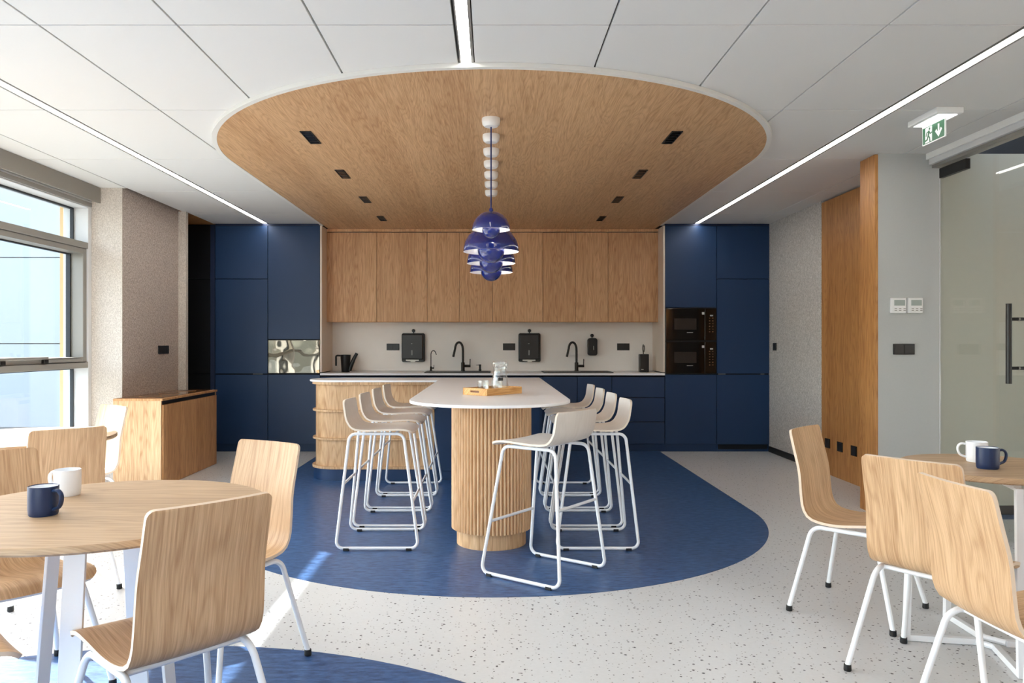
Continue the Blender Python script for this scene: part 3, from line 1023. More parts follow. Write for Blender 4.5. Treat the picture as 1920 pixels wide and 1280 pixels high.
def socket_y(px0, px1, py0, py1, y, name, label, cat, group, n=2, parent=None, m=M_black):
    """plate on a wall that faces the camera"""
    x0, x1 = X_at(px0, y), X_at(px1, y)
    z1, z0 = CAM_H - (py0 - 644) / F * y, CAM_H - (py1 - 644) / F * y
    t = thing(name, label, cat, ((x0 + x1) / 2, y, (z0 + z1) / 2), group=group)
    wd, hh = (x1 - x0) / 2, (z1 - z0) / 2
    obj('plate', bx(-wd, wd, -0.010, -0.0003, -hh, hh), m, t, bevel=0.002)
    for k in range(n):
        a = -wd + 0.006 + (2 * wd - 0.012) * k / n
        c = -wd + 0.006 + (2 * wd - 0.012) * (k + 1) / n
        obj('insert', bx(a + 0.002, c - 0.002, -0.013, -0.010, -hh + 0.008, hh - 0.008), M_black_satin, t, bevel=0.0015)
    return t
SG = 'sockets on the splashback'
socket_y(725, 749, 644, 656.5, YS, 'wall_socket', 'black double socket beside the towel dispenser nearest the jug', 'socket', SG)
socket_y(943, 966, 643.5, 656.5, YS, 'wall_socket', 'black double socket beside the towel dispenser between the sinks', 'socket', SG)
socket_y(1157, 1180, 643.5, 656.5, YS, 'wall_socket', 'black double socket between soap dispenser and knife block', 'socket', SG)

# ---- jug and knife block on the worktop
t = thing('watering_jug', 'black plastic jug with a long spout on the white worktop', 'jug', (X_at(648, 9.15), 9.15, ZK))
b = nb(); lathe(b, [(0, 0), (0.046, 0), (0.048, 0.003), (0.062, 0.205), (0.065, 0.208), (0.06, 0.208), (0.044, 0.012), (0, 0.010)], 28)
obj('body', b, M_black, t, smooth=True)
obj('spout', tube(nb(), [(0.045, 0, 0.02), (0.07, 0, 0.09), (0.098, 0, 0.155), (0.135, 0, 0.225)], 0.024, 12, taper=(1.1, 0.8)), M_black, t, smooth=True)
obj('handle', tube(nb(), fillet([(-0.055, 0, 0.195), (-0.115, 0, 0.20), (-0.115, 0, 0.075)], 0.02), 0.011, 10), M_black, t, smooth=True)
t = thing('knife_block', 'black upright block holding steel utensils beside the microwaves', 'knife block', (X_at(1207, 9.15), 9.15, ZK))
obj('block', bx(-0.053, 0.053, -0.05, 0.05, 0, 0.215), M_black, t, bevel=0.006)
obj('maker_mark', bx(-0.04, -0.012, -0.0515, -0.05, 0.030, 0.036), M_print, t)
obj('scissors_handle', tube(nb(), [(-0.012 + 0.010 * math.cos(2 * PI * k / 16) + 0.006, 0, 0.285 + 0.045 * math.sin(2 * PI * k / 16)) for k in range(16)], 0.003, 8, closed=True), M_gunmetal, t, smooth=True)
obj('scissors_handle', tube(nb(), [(0.004 + 0.009 * math.cos(2 * PI * k / 16), 0.01, 0.28 + 0.04 * math.sin(2 * PI * k / 16)) for k in range(16)], 0.003, 8, closed=True), M_gunmetal, t, smooth=True)
obj('scissors_shank', tube(nb(), [(-0.004, 0.004, 0.2145), (-0.004, 0.004, 0.245)], 0.006, 8), M_gunmetal, t, smooth=True)

# ================================================================== BAR
ZB0, ZB1 = 0.893, 0.910
def arc(cx, cy, r, a0, a1, n):
    return [(cx + r * math.cos(R(a0 + (a1 - a0) * k / n)), cy + r * math.sin(R(a0 + (a1 - a0) * k / n))) for k in range(n + 1)]
TXL, TXR = -0.487, 0.465
TC, TR = (TXL + TXR) / 2, (TXR - TXL) / 2
top = [(TXR, 7.45)]
top += [(-1.41, 7.45)] + arc(-1.41, 7.165, 0.285, 90, 270, 24)
top += [(TXL, 6.88)] + [(TXL, 4.08 + TR)] + arc(TC, 4.08 + TR, TR, 180, 360, 48)
top_cc = top
tag(obj('bar_worktop', prism(nb(), top_cc, ZB0, ZB1), M_top, bevel=0.003), 'white bar top with a round end and a side wing over the shelf unit', 'worktop')
# shelf unit under the wing
def wing(inset, xr=-0.52):
    r = 0.262 - inset
    return [(xr, 7.165 + r), (-1.41, 7.165 + r)] + arc(-1.41, 7.165, r, 90, 270, 24) + [(xr, 7.165 - r)]
t = thing('shelf_unit', 'oak shelf unit with a rounded end under the bar wing', 'shelf unit')
obj('back_panel', prism(nb(), wing(0.032), 0.125, 0.872), M_oak_pale, t, smooth=True)
for name, z0, z1, ins in (('bottom_board', 0.105, 0.128, 0.0), ('shelf', 0.366, 0.384, 0.004), ('shelf', 0.622, 0.640, 0.004), ('top_board', 0.868, 0.8925, 0.0)):
    obj(name, prism(nb(), wing(ins), z0, z1), M_oak_pale, t, bevel=0.002)
obj('plinth', prism(nb(), wing(0.01), 0.0, 0.105), M_navy, t, smooth=True)
t = thing('island_cabinet', 'navy cabinet block under the middle of the bar top', 'cabinet')
obj('carcass', bx(-0.518, 0.44, 6.935, 7.43, 0.0, 0.892), M_navy, t, bevel=0.002)
for k in range(2):
    obj('door', bx(-0.514 + k * 0.477, -0.04 + k * 0.477, 6.918, 6.934, 0.09, 0.885), M_navy, t, bevel=0.0015)
# ribbed pedestal
PX, PY = -0.002, 4.785
t = thing('bar_pedestal', 'round ribbed oak pedestal carrying the bar top', 'pedestal', (PX, PY, 0))
b = nb(); cyl(b, (0, 0), 0.234, 0.099, 0.8925, 48)
obj('core', b, M_oak_pale, t, smooth=True)
b = nb(); cyl(b, (0, 0), 0.216, 0.0, 0.0985, 48)
obj('plinth', b, M_oak_pale, t, smooth=True, bevel=0.002)
NR = 66
rr = 0.0094
b = nb()
pr = [(0.0, -rr)] + [(0.0155 * math.sin(PI * k / 6), -rr * math.cos(PI * k / 6)) for k in range(1, 6)] + [(0.0, rr)]
prism(b, pr, 0.099, 0.892)
rib0 = None
for k in range(NR):
    a = 2 * PI * k / NR
    loc = (0.2338 * math.cos(a), 0.2338 * math.sin(a), 0)
    if rib0 is None:
        rib0 = obj('rib', b, M_rib, t, smooth=True, loc=loc, rotz=a)
    else:
        instance('rib', rib0, t, loc, a)

# ---- tray, carafe, glasses
t = thing('serving_tray', 'bamboo serving tray with handle slots on the bar top', 'tray', (0.0065, 5.012, ZB1), R(48.8))
obj('base', bx(-0.17, 0.17, -0.10, 0.10, 0.0005, 0.008), M_bamboo, t)
for s in (-1, 1):
    obj('long_side', bx(-0.175, 0.175, min(s * 0.105, s * 0.093), max(s * 0.105, s * 0.093), 0.0005, 0.046), M_bamboo, t, bevel=0.003)
    e = obj('short_side', bx(min(s * 0.175, s * 0.163), max(s * 0.175, s * 0.163), -0.093, 0.093, 0.0005, 0.046), M_bamboo, t, bevel=0.002)
    obj('handle_slot', bx(min(s * 0.1765, s * 0.175), max(s * 0.1765, s * 0.175), -0.036, 0.036, 0.018, 0.031), M_brown_glass, e)
ZTY = ZB1 + 0.0085
def loc_on_tray(u, v):
    a = R(48.8)
    return (0.0065 + u * math.cos(a) - v * math.sin(a), 5.012 + u * math.sin(a) + v * math.cos(a), ZTY)
t = thing('carafe', 'glass water carafe with a thick rim on the bamboo tray', 'carafe', loc_on_tray(0.055, -0.015))
CAR = t
b = nb(); lathe(b, [(0, 0), (0.052, 0), (0.055, 0.006), (0.050, 0.05), (0.040, 0.105), (0.037, 0.128), (0.040, 0.142), (0.037, 0.142), (0.034, 0.128), (0.037, 0.105), (0.046, 0.05), (0.050, 0.010), (0, 0.008)], 28)
obj('body', b, M_tumbler, t, smooth=True)
b = nb(); lathe(b, [(0.036, 0.143), (0.046, 0.145), (0.049, 0.155), (0.046, 0.166), (0.036, 0.168), (0.033, 0.156)], 28, close=True)
obj('rim', b, M_tumbler, t, smooth=True)
CAR.scale = (1.12, 1.12, 1.2)
obj('emblem', bx(-0.012, 0.016, -0.0505, -0.0485, 0.066, 0.083), M_black_satin, t, rotz=R(2))
GL = [(-0.095, 0.0, 'glass tumbler at the handle end of the tray'), (-0.02, -0.055, 'glass tumbler in front of the carafe on the tray'), (-0.035, 0.05, 'glass tumbler at the far side of the tray')]
g0 = None
for u, v, lab in GL:
    if g0 is None:
        g0 = thing('tumbler', lab, 'glass', loc_on_tray(u, v), group='tumblers on the tray')
        b = nb(); lathe(b, [(0, 0), (0.028, 0), (0.030, 0.003), (0.037, 0.045), (0.036, 0.082), (0.034, 0.082), (0.034, 0.045), (0.027, 0.008), (0, 0.008)], 24)
        obj('cup', b, M_tumbler, g0, smooth=True)
    else:
        dup(g0, loc_on_tray(u, v), 0, lab)

# ---- stools and chairs: bent plywood shells
def smooth_profile(pts, n):
    P = [Vector((p[0], 0, p[1])) for p in pts]
    P = [P[0] * 2 - P[1]] + P + [P[-1] * 2 - P[-2]]
    out = []
    for i in range(1, len(P) - 2):
        for k in range(12):
            u = k / 12
            a, b_, c, d = P[i - 1], P[i], P[i + 1], P[i + 2]
            out.append(0.5 * ((2 * b_) + (-a + c) * u + (2 * a - 5 * b_ + 4 * c - d) * u * u + (-a + 3 * b_ - 3 * c + d) * u ** 3))
    out.append(P[-2])
    L = [0.0]
    for i in range(1, len(out)):
        L.append(L[-1] + (out[i] - out[i - 1]).length)
    T = L[-1]
    res = []
    # denser stations near both ends for the rounded corners
    ss = []
    r = 0.05
    for k in range(7):
        ss.append(r * (1 - math.cos(PI / 2 * k / 6)))
    m = n
    for k in range(1, m):
        ss.append(r + (T - 2 * r) * k / m)
    for k in range(7):
        ss.append(T - r * (1 - math.cos(PI / 2 * (6 - k) / 6)))
    j = 0
    for s in ss:
        while j < len(L) - 2 and L[j + 1] < s:
            j += 1
        u = (s - L[j]) / max(1e-9, L[j + 1] - L[j])
        res.append((s, out[j].lerp(out[j + 1], u)))
    return res, T

def shell_mesh(prof, W, thick, r_top, r_front, cup, n=26, M=10, taper=None):
    st, T = smooth_profile(prof, n)
    b = nb()
    uvl = b.loops.layers.uv.new('UVMap')
    N = len(st)
    tang = [(st[min(i + 1, N - 1)][1] - st[max(i - 1, 0)][1]).normalized() for i in range(N)]
    grid = [[], []]
    uvs = {}
    for i, (s, p) in enumerate(st):
        nrm = Vector((tang[i].z, 0, -tang[i].x))      # towards the front / underside
        nrm = -nrm if nrm.dot(Vector((1, 0, 1))) < 0 else nrm
        hwid = W if taper is None else W * (taper[0] + (taper[1] - taper[0]) * s / T)
        for rr, d in ((r_top, s), (r_front, T - s)):
            if d < rr:
                hwid = hwid - rr + math.sqrt(max(0.0, rr * rr - (rr - d) ** 2))
        f = 1.0 - min(1.0, max(0.0, (s / T - 0.25) / 0.35))     # how much this station belongs to the back
        for side in (0, 1):
            row = []
            for k in range(M + 1):
                v = -1 + 2 * k / M
                q = p + nrm * (thick * (0.5 if side == 0 else -0.5))
                q = Vector((q.x + cup * f * (v * v - 0.4), v * hwid, q.z + 0.006 * (1 - f) * (v * v)))
                vert = b.verts.new(q)
                uvs[vert] = (v * hwid, s)
                row.append(vert)
            grid[side].append(row)
    def face(vs, mi):
        f_ = b.faces.new(vs)
        f_.material_index = mi
        f_.smooth = True
        for lp in f_.loops:
            lp[uvl].uv = uvs[lp.vert]
    for side in (0, 1):
        G = grid[side]
        for i in range(N - 1):
            for k in range(M):
                q = (G[i][k], G[i][k + 1], G[i + 1][k + 1], G[i + 1][k])
                face(q if side == 0 else tuple(reversed(q)), 0)
    A, B_ = grid
    for i in range(N - 1):
        face((A[i][0], A[i + 1][0], B_[i + 1][0], B_[i][0]), 1)
        face((A[i + 1][M], A[i][M], B_[i][M], B_[i + 1][M]), 1)
    for k in range(M):
        face((A[0][k + 1], A[0][k], B_[0][k], B_[0][k + 1]), 1)
        face((A[N - 1][k], A[N - 1][k + 1], B_[N - 1][k + 1], B_[N - 1][k]), 1)
    return b

def make_stool(label):
    t = thing('bar_stool', label, 'bar stool', group='bar stools')
    prof = [(-0.222, 0.888), (-0.214, 0.83), (-0.203, 0.775), (-0.172, 0.730), (-0.12, 0.712), (-0.03, 0.708), (0.08, 0.712), (0.15, 0.712), (0.19, 0.703), (0.212, 0.690)]
    obj('shell', shell_mesh(prof, 0.205, 0.011, 0.03, 0.035, 0.022), [M_wash, M_wash_edge], t, smooth=True)
    for s in (-1, 1):
        yt, yb = s * 0.165, s * 0.236
        def P(x, z):
            return (x, yb + (yt - yb) * (z - 0.011) / 0.68, z)
        loop = fillet([P(-0.178, 0.690), P(0.150, 0.690), P(0.248, 0.014), P(-0.248, 0.014)], [0.045, 0.045, 0.04, 0.04], 6, True)
        fr = obj('side_frame', tube(nb(), loop, 0.0095, 10, closed=True), M_steel, t, smooth=True)
        for x in (-0.185, 0.19):
            obj('glide', bx(x - 0.017, x + 0.017, yb - 0.0125, yb + 0.0125, 0.0, 0.016), M_rubber, fr, bevel=0.002)
    def at(x0, x1, z, zz):
        return (x0, x1)
    zr, zf = 0.39, 0.285
    xr = -0.178 - 0.070 * (0.69 - zr) / 0.676
    xf = 0.150 + 0.098 * (0.69 - zf) / 0.676
    yr = 0.236 - 0.071 * (zr - 0.011) / 0.68
    yf = 0.236 - 0.071 * (zf - 0.011) / 0.68
    obj('back_stretcher', tube(nb(), [(xr, -yr, zr), (xr, yr, zr)], 0.008, 10), M_steel, t, smooth=True)
    obj('foot_rest', tube(nb(), [(xf, -yf, zf), (xf, yf, zf)], 0.008, 10), M_steel, t, smooth=True)
    obj('seat_support', tube(nb(), [(-0.06, -0.16, 0.692), (-0.06, 0.16, 0.692)], 0.007, 8), M_steel, t, smooth=True)
    obj('seat_support', tube(nb(), [(0.10, -0.16, 0.692), (0.10, 0.16, 0.692)], 0.007, 8), M_steel, t, smooth=True)
    return t

ord_l = ['first', 'second', 'third', 'fourth']
YS4 = [4.815, 5.38, 5.945, 6.51]
stool = make_stool('white bar stool standing askew in front of the ribbed pedestal')
stool.location = (0.283, 4.150, 0.0021)
stool.rotation_euler = (0, 0, R(180 - 37))
for k in range(4):
    dup(stool, (-0.686, YS4[k], 0.0021), 0, 'white bar stool on the shelf unit side, %s from the round bar end' % ord_l[k])
for k in range(4):
    dup(stool, (0.634, YS4[k], 0.0021), PI, 'white bar stool on the microwave side, %s from the round bar end' % ord_l[k])

def make_chair(label):
    t = thing('dining_chair', label, 'chair', group='oak shell dining chairs')
    prof = [(-0.262, 0.832), (-0.240, 0.74), (-0.216, 0.64), (-0.204, 0.54), (-0.192, 0.470), (-0.162, 0.426), (-0.10, 0.409), (-0.02, 0.409), (0.08, 0.424), (0.15, 0.432), (0.195, 0.422), (0.222, 0.398)]
    obj('shell', shell_mesh(prof, 0.180, 0.012, 0.020, 0.045, 0.013, taper=(0.95, 1.06)), [M_oak_shell, M_ply_edge], t, smooth=True)
    for s in (-1, 1):
        pts = [(-0.228, s * 0.238, 0.018), (-0.150, s * 0.168, 0.392), (0.125, s * 0.168, 0.392), (0.218, s * 0.238, 0.018)]
        fr = obj('leg_frame', tube(nb(), fillet(pts, 0.055, 7), 0.0105, 12), M_steel, t, smooth=True)
        for q in (pts[0], pts[3]):
            b = nb(); lathe(b, [(0.013, 0), (0.0145, 0.004), (0.0135, 0.024), (0, 0.026)], 14, (q[0], q[1], 0))
            obj('foot_cap', b, M_rubber, fr, smooth=True)
    for x in (-0.10, 0.09):
        obj('crossbar', tube(nb(), [(x, -0.166, 0.391), (x, 0.166, 0.391)], 0.009, 10), M_steel, t, smooth=True)
    return t

def face(dx, dy):
    return math.atan2(dy, dx)
ZF = 0.0005
chairs = [
    # x, y, facing, label
    (-0.907, 2.148, face(-0.74, 0.68), 'oak dining chair seen from behind, hiding part of the splay-legged table with mugs'),
    (-1.050, 2.960, face(-0.49, -0.87), 'oak dining chair facing the camera between the near table and the blue floor'),
    (-1.690, 2.715, face(0.79, -0.61), 'oak dining chair behind the white mug with its seat under the near table'),
    (-1.520, 1.990, face(0.70, 0.71), 'oak dining chair mostly cut off at the picture edge below the near table'),
    (-2.215, 3.875, face(-0.69, 0.72), 'oak dining chair seen from behind at the sunlit table by the window'),
    (-2.650, 4.860, face(-0.60, -0.80), 'sunlit oak dining chair in front of the oak bin cabinet'),
    (1.712, 3.569, face(0.72, -0.70), 'oak dining chair in side view nearest the oak wall sockets'),
    (1.675, 2.850, face(0.80, 0.60), 'oak dining chair seen from behind below the grey wall pier'),
    (1.620, 2.285, face(1.0, 0.06), 'oak dining chair seen from behind nearest the glass door, in front of the table'),
]
ch0 = None
for x, y, a, lab in chairs:
    zf = 0.0021 if (x + 1.2) ** 2 + (y - 1.19) ** 2 < 1.9 ** 2 else ZF
    if ch0 is None:
        ch0 = make_chair(lab)
        ch0.location = (x, y, zf)
        ch0.rotation_euler = (0, 0, a)
    else:
        dup(ch0, (x, y, zf), a, lab)

# ---- dining tables
ZTB = 0.74
def splay_table(label, x, y, r, rot):
    t = thing('dining_table', label, 'table', (x, y, 0.0021), group='round oak tables')
    b = nb(); lathe(b, [(0, 0.715), (r - 0.006, 0.715), (r, 0.721), (r, ZTB - 0.006), (r - 0.003, ZTB - 0.0021), (0, ZTB - 0.0021)], 96)
    obj('top', b, M_oak_top, t, smooth=True)
    for k in range(4):
        a = R(rot + 90 * k)
        d, tn = Vector((math.cos(a), math.sin(a), 0)), Vector((-math.sin(a), math.cos(a), 0))
        b = nb()
        vs = []
        for rad, z in ((0.215, 0.004), (0.155, 0.712)):
            for uu, vv in ((-0.005, -0.032), (0.005, -0.032), (0.005, 0.032), (-0.005, 0.032)):
                q = d * (rad + uu) + tn * vv
                vs.append(b.verts.new((q.x, q.y, z)))
        for f in ((3, 2, 1, 0), (4, 5, 6, 7), (0, 1, 5, 4), (1, 2, 6, 5), (2, 3, 7, 6), (3, 0, 4, 7)):
            b.faces.new([vs[i] for i in f])
        lg = obj('leg', b, M_steel, t, bevel=0.0015)
        b = nb(); cyl(b, (d.x * 0.214, d.y * 0.214), 0.012, 0.0, 0.004, 14)
        obj('foot_pad', b, M_rubber, lg)
    b = nb(); cyl(b, (0, 0), 0.19, 0.704, 0.7145, 40)
    obj('top_plate', b, M_steel, t)
    return t
splay_table('round oak table on splayed white legs carrying a navy and a white mug', -1.18, 2.34, 0.475, -2)
splay_table('sunlit round oak table by the window behind the dining chairs', -2.545, 4.125, 0.475, 75)
# table by the glass door: square tube legs on bent floor bars
TX, TY = 2.05, 3.145
t = thing('dining_table', 'small round oak table with square white frame beside the glass door', 'table', (TX, TY, 0.0), group='round oak tables')
b = nb(); lathe(b, [(0, 0.715), (0.329, 0.715), (0.335, 0.720), (0.335, 0.735), (0.332, ZTB), (0, ZTB)], 80)
obj('top', b, M_oak_top, t, smooth=True)
ang = [R(-106), R(170), R(88), R(-12)]
for i, a in enumerate(ang):
    b = nb()
    d, tn = Vector((math.cos(a), math.sin(a), 0)), Vector((-math.sin(a), math.cos(a), 0))
    vs = []
    for rad, z in ((0.322, 0.002), (0.300, 0.700)):
        for uu, vv in ((-0.0125, -0.0125), (0.0125, -0.0125), (0.0125, 0.0125), (-0.0125, 0.0125)):
            q = d * (rad + uu) + tn * vv
            vs.append(b.verts.new((q.x, q.y, z)))
    for f in ((3, 2, 1, 0), (4, 5, 6, 7), (0, 1, 5, 4), (1, 2, 6, 5), (2, 3, 7, 6), (3, 0, 4, 7)):
        b.faces.new([vs[j] for j in f])
    lg = obj('leg', b, M_steel, t, bevel=0.0015)
    for nm, z0, z1, r1 in (('floor_bar', 0.002, 0.027, 0.31), ('top_bar', 0.689, 0.714, 0.29)):
        b = nb()
        vs = []
        for rad in (0.055, r1):
            for vv, zz in ((-0.0125, z0), (0.0125, z0), (0.0125, z1), (-0.0125, z1)):
                q = d * rad + tn * vv
                vs.append(b.verts.new((q.x, q.y, zz)))
        for f in ((3, 2, 1, 0), (4, 5, 6, 7), (0, 1, 5, 4), (1, 2, 6, 5), (2, 3, 7, 6), (3, 0, 4, 7)):
            b.faces.new([vs[j] for j in f])
        obj(nm, b, M_steel, lg, bevel=0.0015)
for i in (0, 2):
    a0, a1 = ang[i], ang[i + 1]
    p, q = Vector((0.058 * math.cos(a0), 0.058 * math.sin(a0), 0)), Vector((0.058 * math.cos(a1), 0.058 * math.sin(a1), 0))
    b = nb(); tube(b, [(p.x, p.y, 0.0145), (q.x, q.y, 0.0145)], 0.0123, 8)
    obj('bar_joint', b, M_steel, t)
b = nb(); cyl(b, (0, 0), 0.06, 0.690, 0.7145, 24)
obj('hub', b, M_steel, t)

# ---- mugs
def make_mug(name, label, m, loc, rotz):
    t = thing(name, label, 'mug', loc, rotz, group='mugs on the dining tables')
    r, h = 0.041, 0.085
    b = nb(); lathe(b, [(0, 0), (r - 0.004, 0), (r - 0.0015, 0.004), (r, 0.02), (r, h - 0.001), (r - 0.0012, h), (r - 0.0024, h - 0.001), (r - 0.0026, h - 0.003), (r - 0.0030, 0.02), (r - 0.006, 0.004), (0, 0.003)], 40)
    obj('body', b, m, t, smooth=True)
    b = nb(); lathe_open(b, [(r - 0.0027, h - 0.0025), (r - 0.0036, h - 0.004), (r - 0.0044, 0.02), (r - 0.0075, 0.0050), (0, 0.0045)], 40)
    obj('lining', b, M_mug_white, t, smooth=True)
    pts = [(r - 0.002, 0, 0.072), (r + 0.016, 0, 0.074), (r + 0.028, 0, 0.063), (r + 0.029, 0, 0.045), (r + 0.020, 0, 0.027), (r - 0.001, 0, 0.018)]
    P = [Vector(p) for p in pts]
    P = [P[0]] + P + [P[-1]]
    crv = []
    for i in range(1, len(P) - 2):
        for k in range(5):
            u = k / 5
            a_, b_, c_, d_ = P[i - 1], P[i], P[i + 1], P[i + 2]
            crv.append(0.5 * ((2 * b_) + (-a_ + c_) * u + (2 * a_ - 5 * b_ + 4 * c_ - d_) * u * u + (-a_ + 3 * b_ - 3 * c_ + d_) * u ** 3))
    crv.append(P[-2])
    hb = tube(nb(), crv, 0.005, 10)
    for v in hb.verts:
        v.co.y *= 1.5
    obj('handle', hb, m, t, smooth=True)
def table_pt(px, py):
    y = (CAM_H - ZTB) * F / (py - 644)
    return ((px - 922) / F * y, y, ZTB)
x, y, z = table_pt(70, 969); make_mug('mug', 'navy mug standing in front of the white mug on the near table', M_mug_navy, (x, y + 0.03, ZTB), R(-20))
x, y, z = table_pt(117, 931); make_mug('mug', 'white mug standing behind the navy mug on the near table', M_mug_white, (x, y + 0.03, ZTB), R(165))
x, y, z = table_pt(1861, 880); make_mug('mug', 'navy mug on the small table by the glass door', M_mug_navy, (x, y + 0.03, ZTB), R(-5))
x, y, z = table_pt(1840, 867); make_mug('mug', 'white mug on the small table by the glass door', M_mug_white, (x, y + 0.03, ZTB), R(160))

# ---- oak bin cabinet by the darker wallpaper wall
BX0, BX1, BY0, BY1, BZ = XL + 0.004, -2.852, 6.60, 7.92, 0.765
t = thing('bin_cabinet', 'low oak bin cabinet with a black slot under its lid beside the darker wallpaper wall', 'cabinet')
obj('end_side', bx(BX0, BX1, BY0, BY0 + 0.02, 0.0, BZ - 0.020), M_oak_pale, t, bevel=0.001)  # paler oak puts the front light into this end's colour
obj('carcass', bx(BX0, BX1 - 0.002, BY0 + 0.02, BY1 - 0.02, 0.0, BZ - 0.055), M_oak_bin, t)
obj('end_side', bx(BX0, BX1, BY1 - 0.02, BY1, 0.0, BZ - 0.020), M_oak_bin, t, bevel=0.001)
for k in range(3):
    ya = BY0 + 0.021 + k * (BY1 - BY0 - 0.042) / 3
    obj('door', bx(BX1 - 0.002, BX1 + 0.012, ya + 0.0004, ya + (BY1 - BY0 - 0.042) / 3 - 0.0004, 0.004, BZ - 0.056), M_oak_bin, t)
obj('slot', bx(BX0 + 0.02, BX1 - 0.006, BY0 + 0.02, BY1 - 0.02, BZ - 0.055, BZ - 0.020), M_black, t)
lid = obj('lid', bx(BX0, BX1 + 0.012, BY0, BY1, BZ - 0.020, BZ), M_oak_bin, t, bevel=0.001)
obj('glass_inlay', bx(BX0 + 0.03, BX1 - 0.02, BY0 + 0.05, BY1 - 0.05, BZ, BZ + 0.003), M_brown_glass, lid)
for k in range(3):
    b = nb(); lathe(b, [(0.085, 0.0), (0.095, 0.0), (0.095, 0.0015), (0.085, 0.0015)], 32, ((BX0 + BX1) / 2, BY0 + 0.26 + k * 0.40, BZ + 0.003), close=True)
    obj('bin_ring', b, M_oak_bin, lid, smooth=True)
    b = nb(); cyl(b, ((BX0 + BX1) / 2, BY0 + 0.26 + k * 0.40), 0.084, BZ + 0.003, BZ + 0.0035, 32)
    obj('bin_hole', b, M_black, lid)

# ---- pendant lamps
def pendant(big, label, x, y):
    t = thing('pendant_lamp', label, 'lamp', (x, y, 0), group='blue pendant lamps above the bar')
    b = nb(); lathe(b, [(0, RAFT_Z - 0.052), (0.040, RAFT_Z - 0.050), (0.052, RAFT_Z - 0.038), (0.056, RAFT_Z - 0.016), (0.055, RAFT_Z - 0.0005), (0, RAFT_Z - 0.0005)], 32)
    obj('ceiling_cap', b, M_canopy, t, smooth=True)
    rz, r, br, bd = (1.836, 0.181, 0.089, 0.072) if big else (1.924, 0.115, 0.055, 0.050)
    zt = rz + r * 0.985
    obj('cord', tube(nb(), [(0, 0, RAFT_Z - 0.051), (0, 0, zt + 0.018)], 0.0042, 8), M_cord, t, smooth=True)
    b = nb(); lathe(b, [(0.013, zt - 0.004), (0.013, zt + 0.012), (0.007, zt + 0.020), (0, zt + 0.021)], 16)
    obj('socket_cap', b, M_lamp_blue, t, smooth=True)
    th = 0.003
    prof = [(r * math.cos(R(a)), rz + r * 0.985 * math.sin(R(a))) for a in range(0, 90, 6)] + [(0.0, zt)]
    obj('dome', lathe(nb(), prof, 48), M_lamp_blue, t, smooth=True) if False else None
    b = nb()
    rings_o = prof
    rings_i = [((r - th) * math.cos(R(a)), rz + (r - th) * 0.985 * math.sin(R(a))) for a in range(0, 90, 6)] + [(0.0, zt - th)]
    lathe_open(b, prof, 48)
    d = obj('dome', b, M_lamp_blue, t, smooth=True)
    b = nb(); lathe_open(b, rings_i, 48)
    # annular lip joins inside to outside
    lathe_open(b, [(r, rz), (r - th, rz)], 48)
    obj('dome_lining', b, M_lamp_white, d, smooth=True)
    zc = rz - bd + br
    pr = [(0, zc - br)] + [(br * math.cos(R(a)), zc + br * math.sin(R(a))) for a in range(-84, 31, 6)]
    b = nb(); lathe(b, pr, 40)
    bowl = obj('bowl', b, M_lamp_blue, t, smooth=True)
    ld = bpy.data.lights.new('bulb', 'POINT')
    ld.energy = 1.2 if big else 0.5
    ld.color = (1.0, 0.93, 0.84)
    ld.shadow_soft_size = 0.02
    lo = bpy.data.objects.new('bulb', ld)
    COL.objects.link(lo)
    lo.parent = t
    lo.location = (0.03 if not big else 0.05, 0, zc + br * 0.5 + 0.03)
    obj('bowl_stem', tube(nb(), [(0, 0, zc + br * 0.45), (0, 0, zt - th - 0.002)], 0.006, 8), M_lamp_white, t)
    return t
words_ = ['small blue pendant lamp nearest the round end of the bar', 'large blue pendant lamp second from the round end of the bar',
          'small blue pendant lamp third from the round end of the bar', 'large blue pendant lamp fourth from the round end of the bar',
          'small blue pendant lamp fifth from the round end of the bar', 'large blue pendant lamp sixth from the round end of the bar',
          'small blue pendant lamp nearest the oak wall cabinets']
small = big_ = None
for k in range(7):
    y = 4.61 + 0.363 * k
    isbig = k % 2 == 1
    src = big_ if isbig else small
    if src is None:
        o = pendant(isbig, words_[k], -0.004, y)
        if isbig:
            big_ = o
        else:
            small = o
    else:
        dup(src, (-0.004, y, 0), 0, words_[k])

# ---- black spot modules in the raft
def spot_module(label, x, y):
    t = thing('ceiling_spot', label, 'spotlight', (x, y, RAFT_Z), group='black spot modules in the timber ceiling')
    L, W_ = 0.15, 0.036
    b = nb()
    box(b, -W_, -W_ + 0.006, -L, L, -0.006, -0.0005)
    box(b, W_ - 0.006, W_, -L, L, -0.006, -0.0005)
    for k in range(6):
        yy = -L + k * (2 * L - 0.008) / 5
        box(b, -W_ + 0.006, W_ - 0.006, yy, yy + 0.008, -0.006, -0.0005)
    obj('frame', b, M_black, t)
    for k in range(5):
        yy = -L + 0.008 + k * (2 * L - 0.008) / 5
        obj('cell', bx(-W_ + 0.007, W_ - 0.007, yy + 0.001, yy + (2 * L - 0.008) / 5 - 0.009, -0.0022, -0.0005), M_blackglass, t)
    return t
sp0 = None
for side, sx in (('window', -1.19), ('glass door', 1.185)):
    for k in range(4):
        lab = 'black spot module in timber ceiling, %s side, %s from the round tip' % (side, ord_l[k])
        if sp0 is None:
            sp0 = spot_module(lab, sx, 5.03)
        else:
            dup(sp0, (sx, 5.03 + 1.087 * k, RAFT_Z), 0, lab)

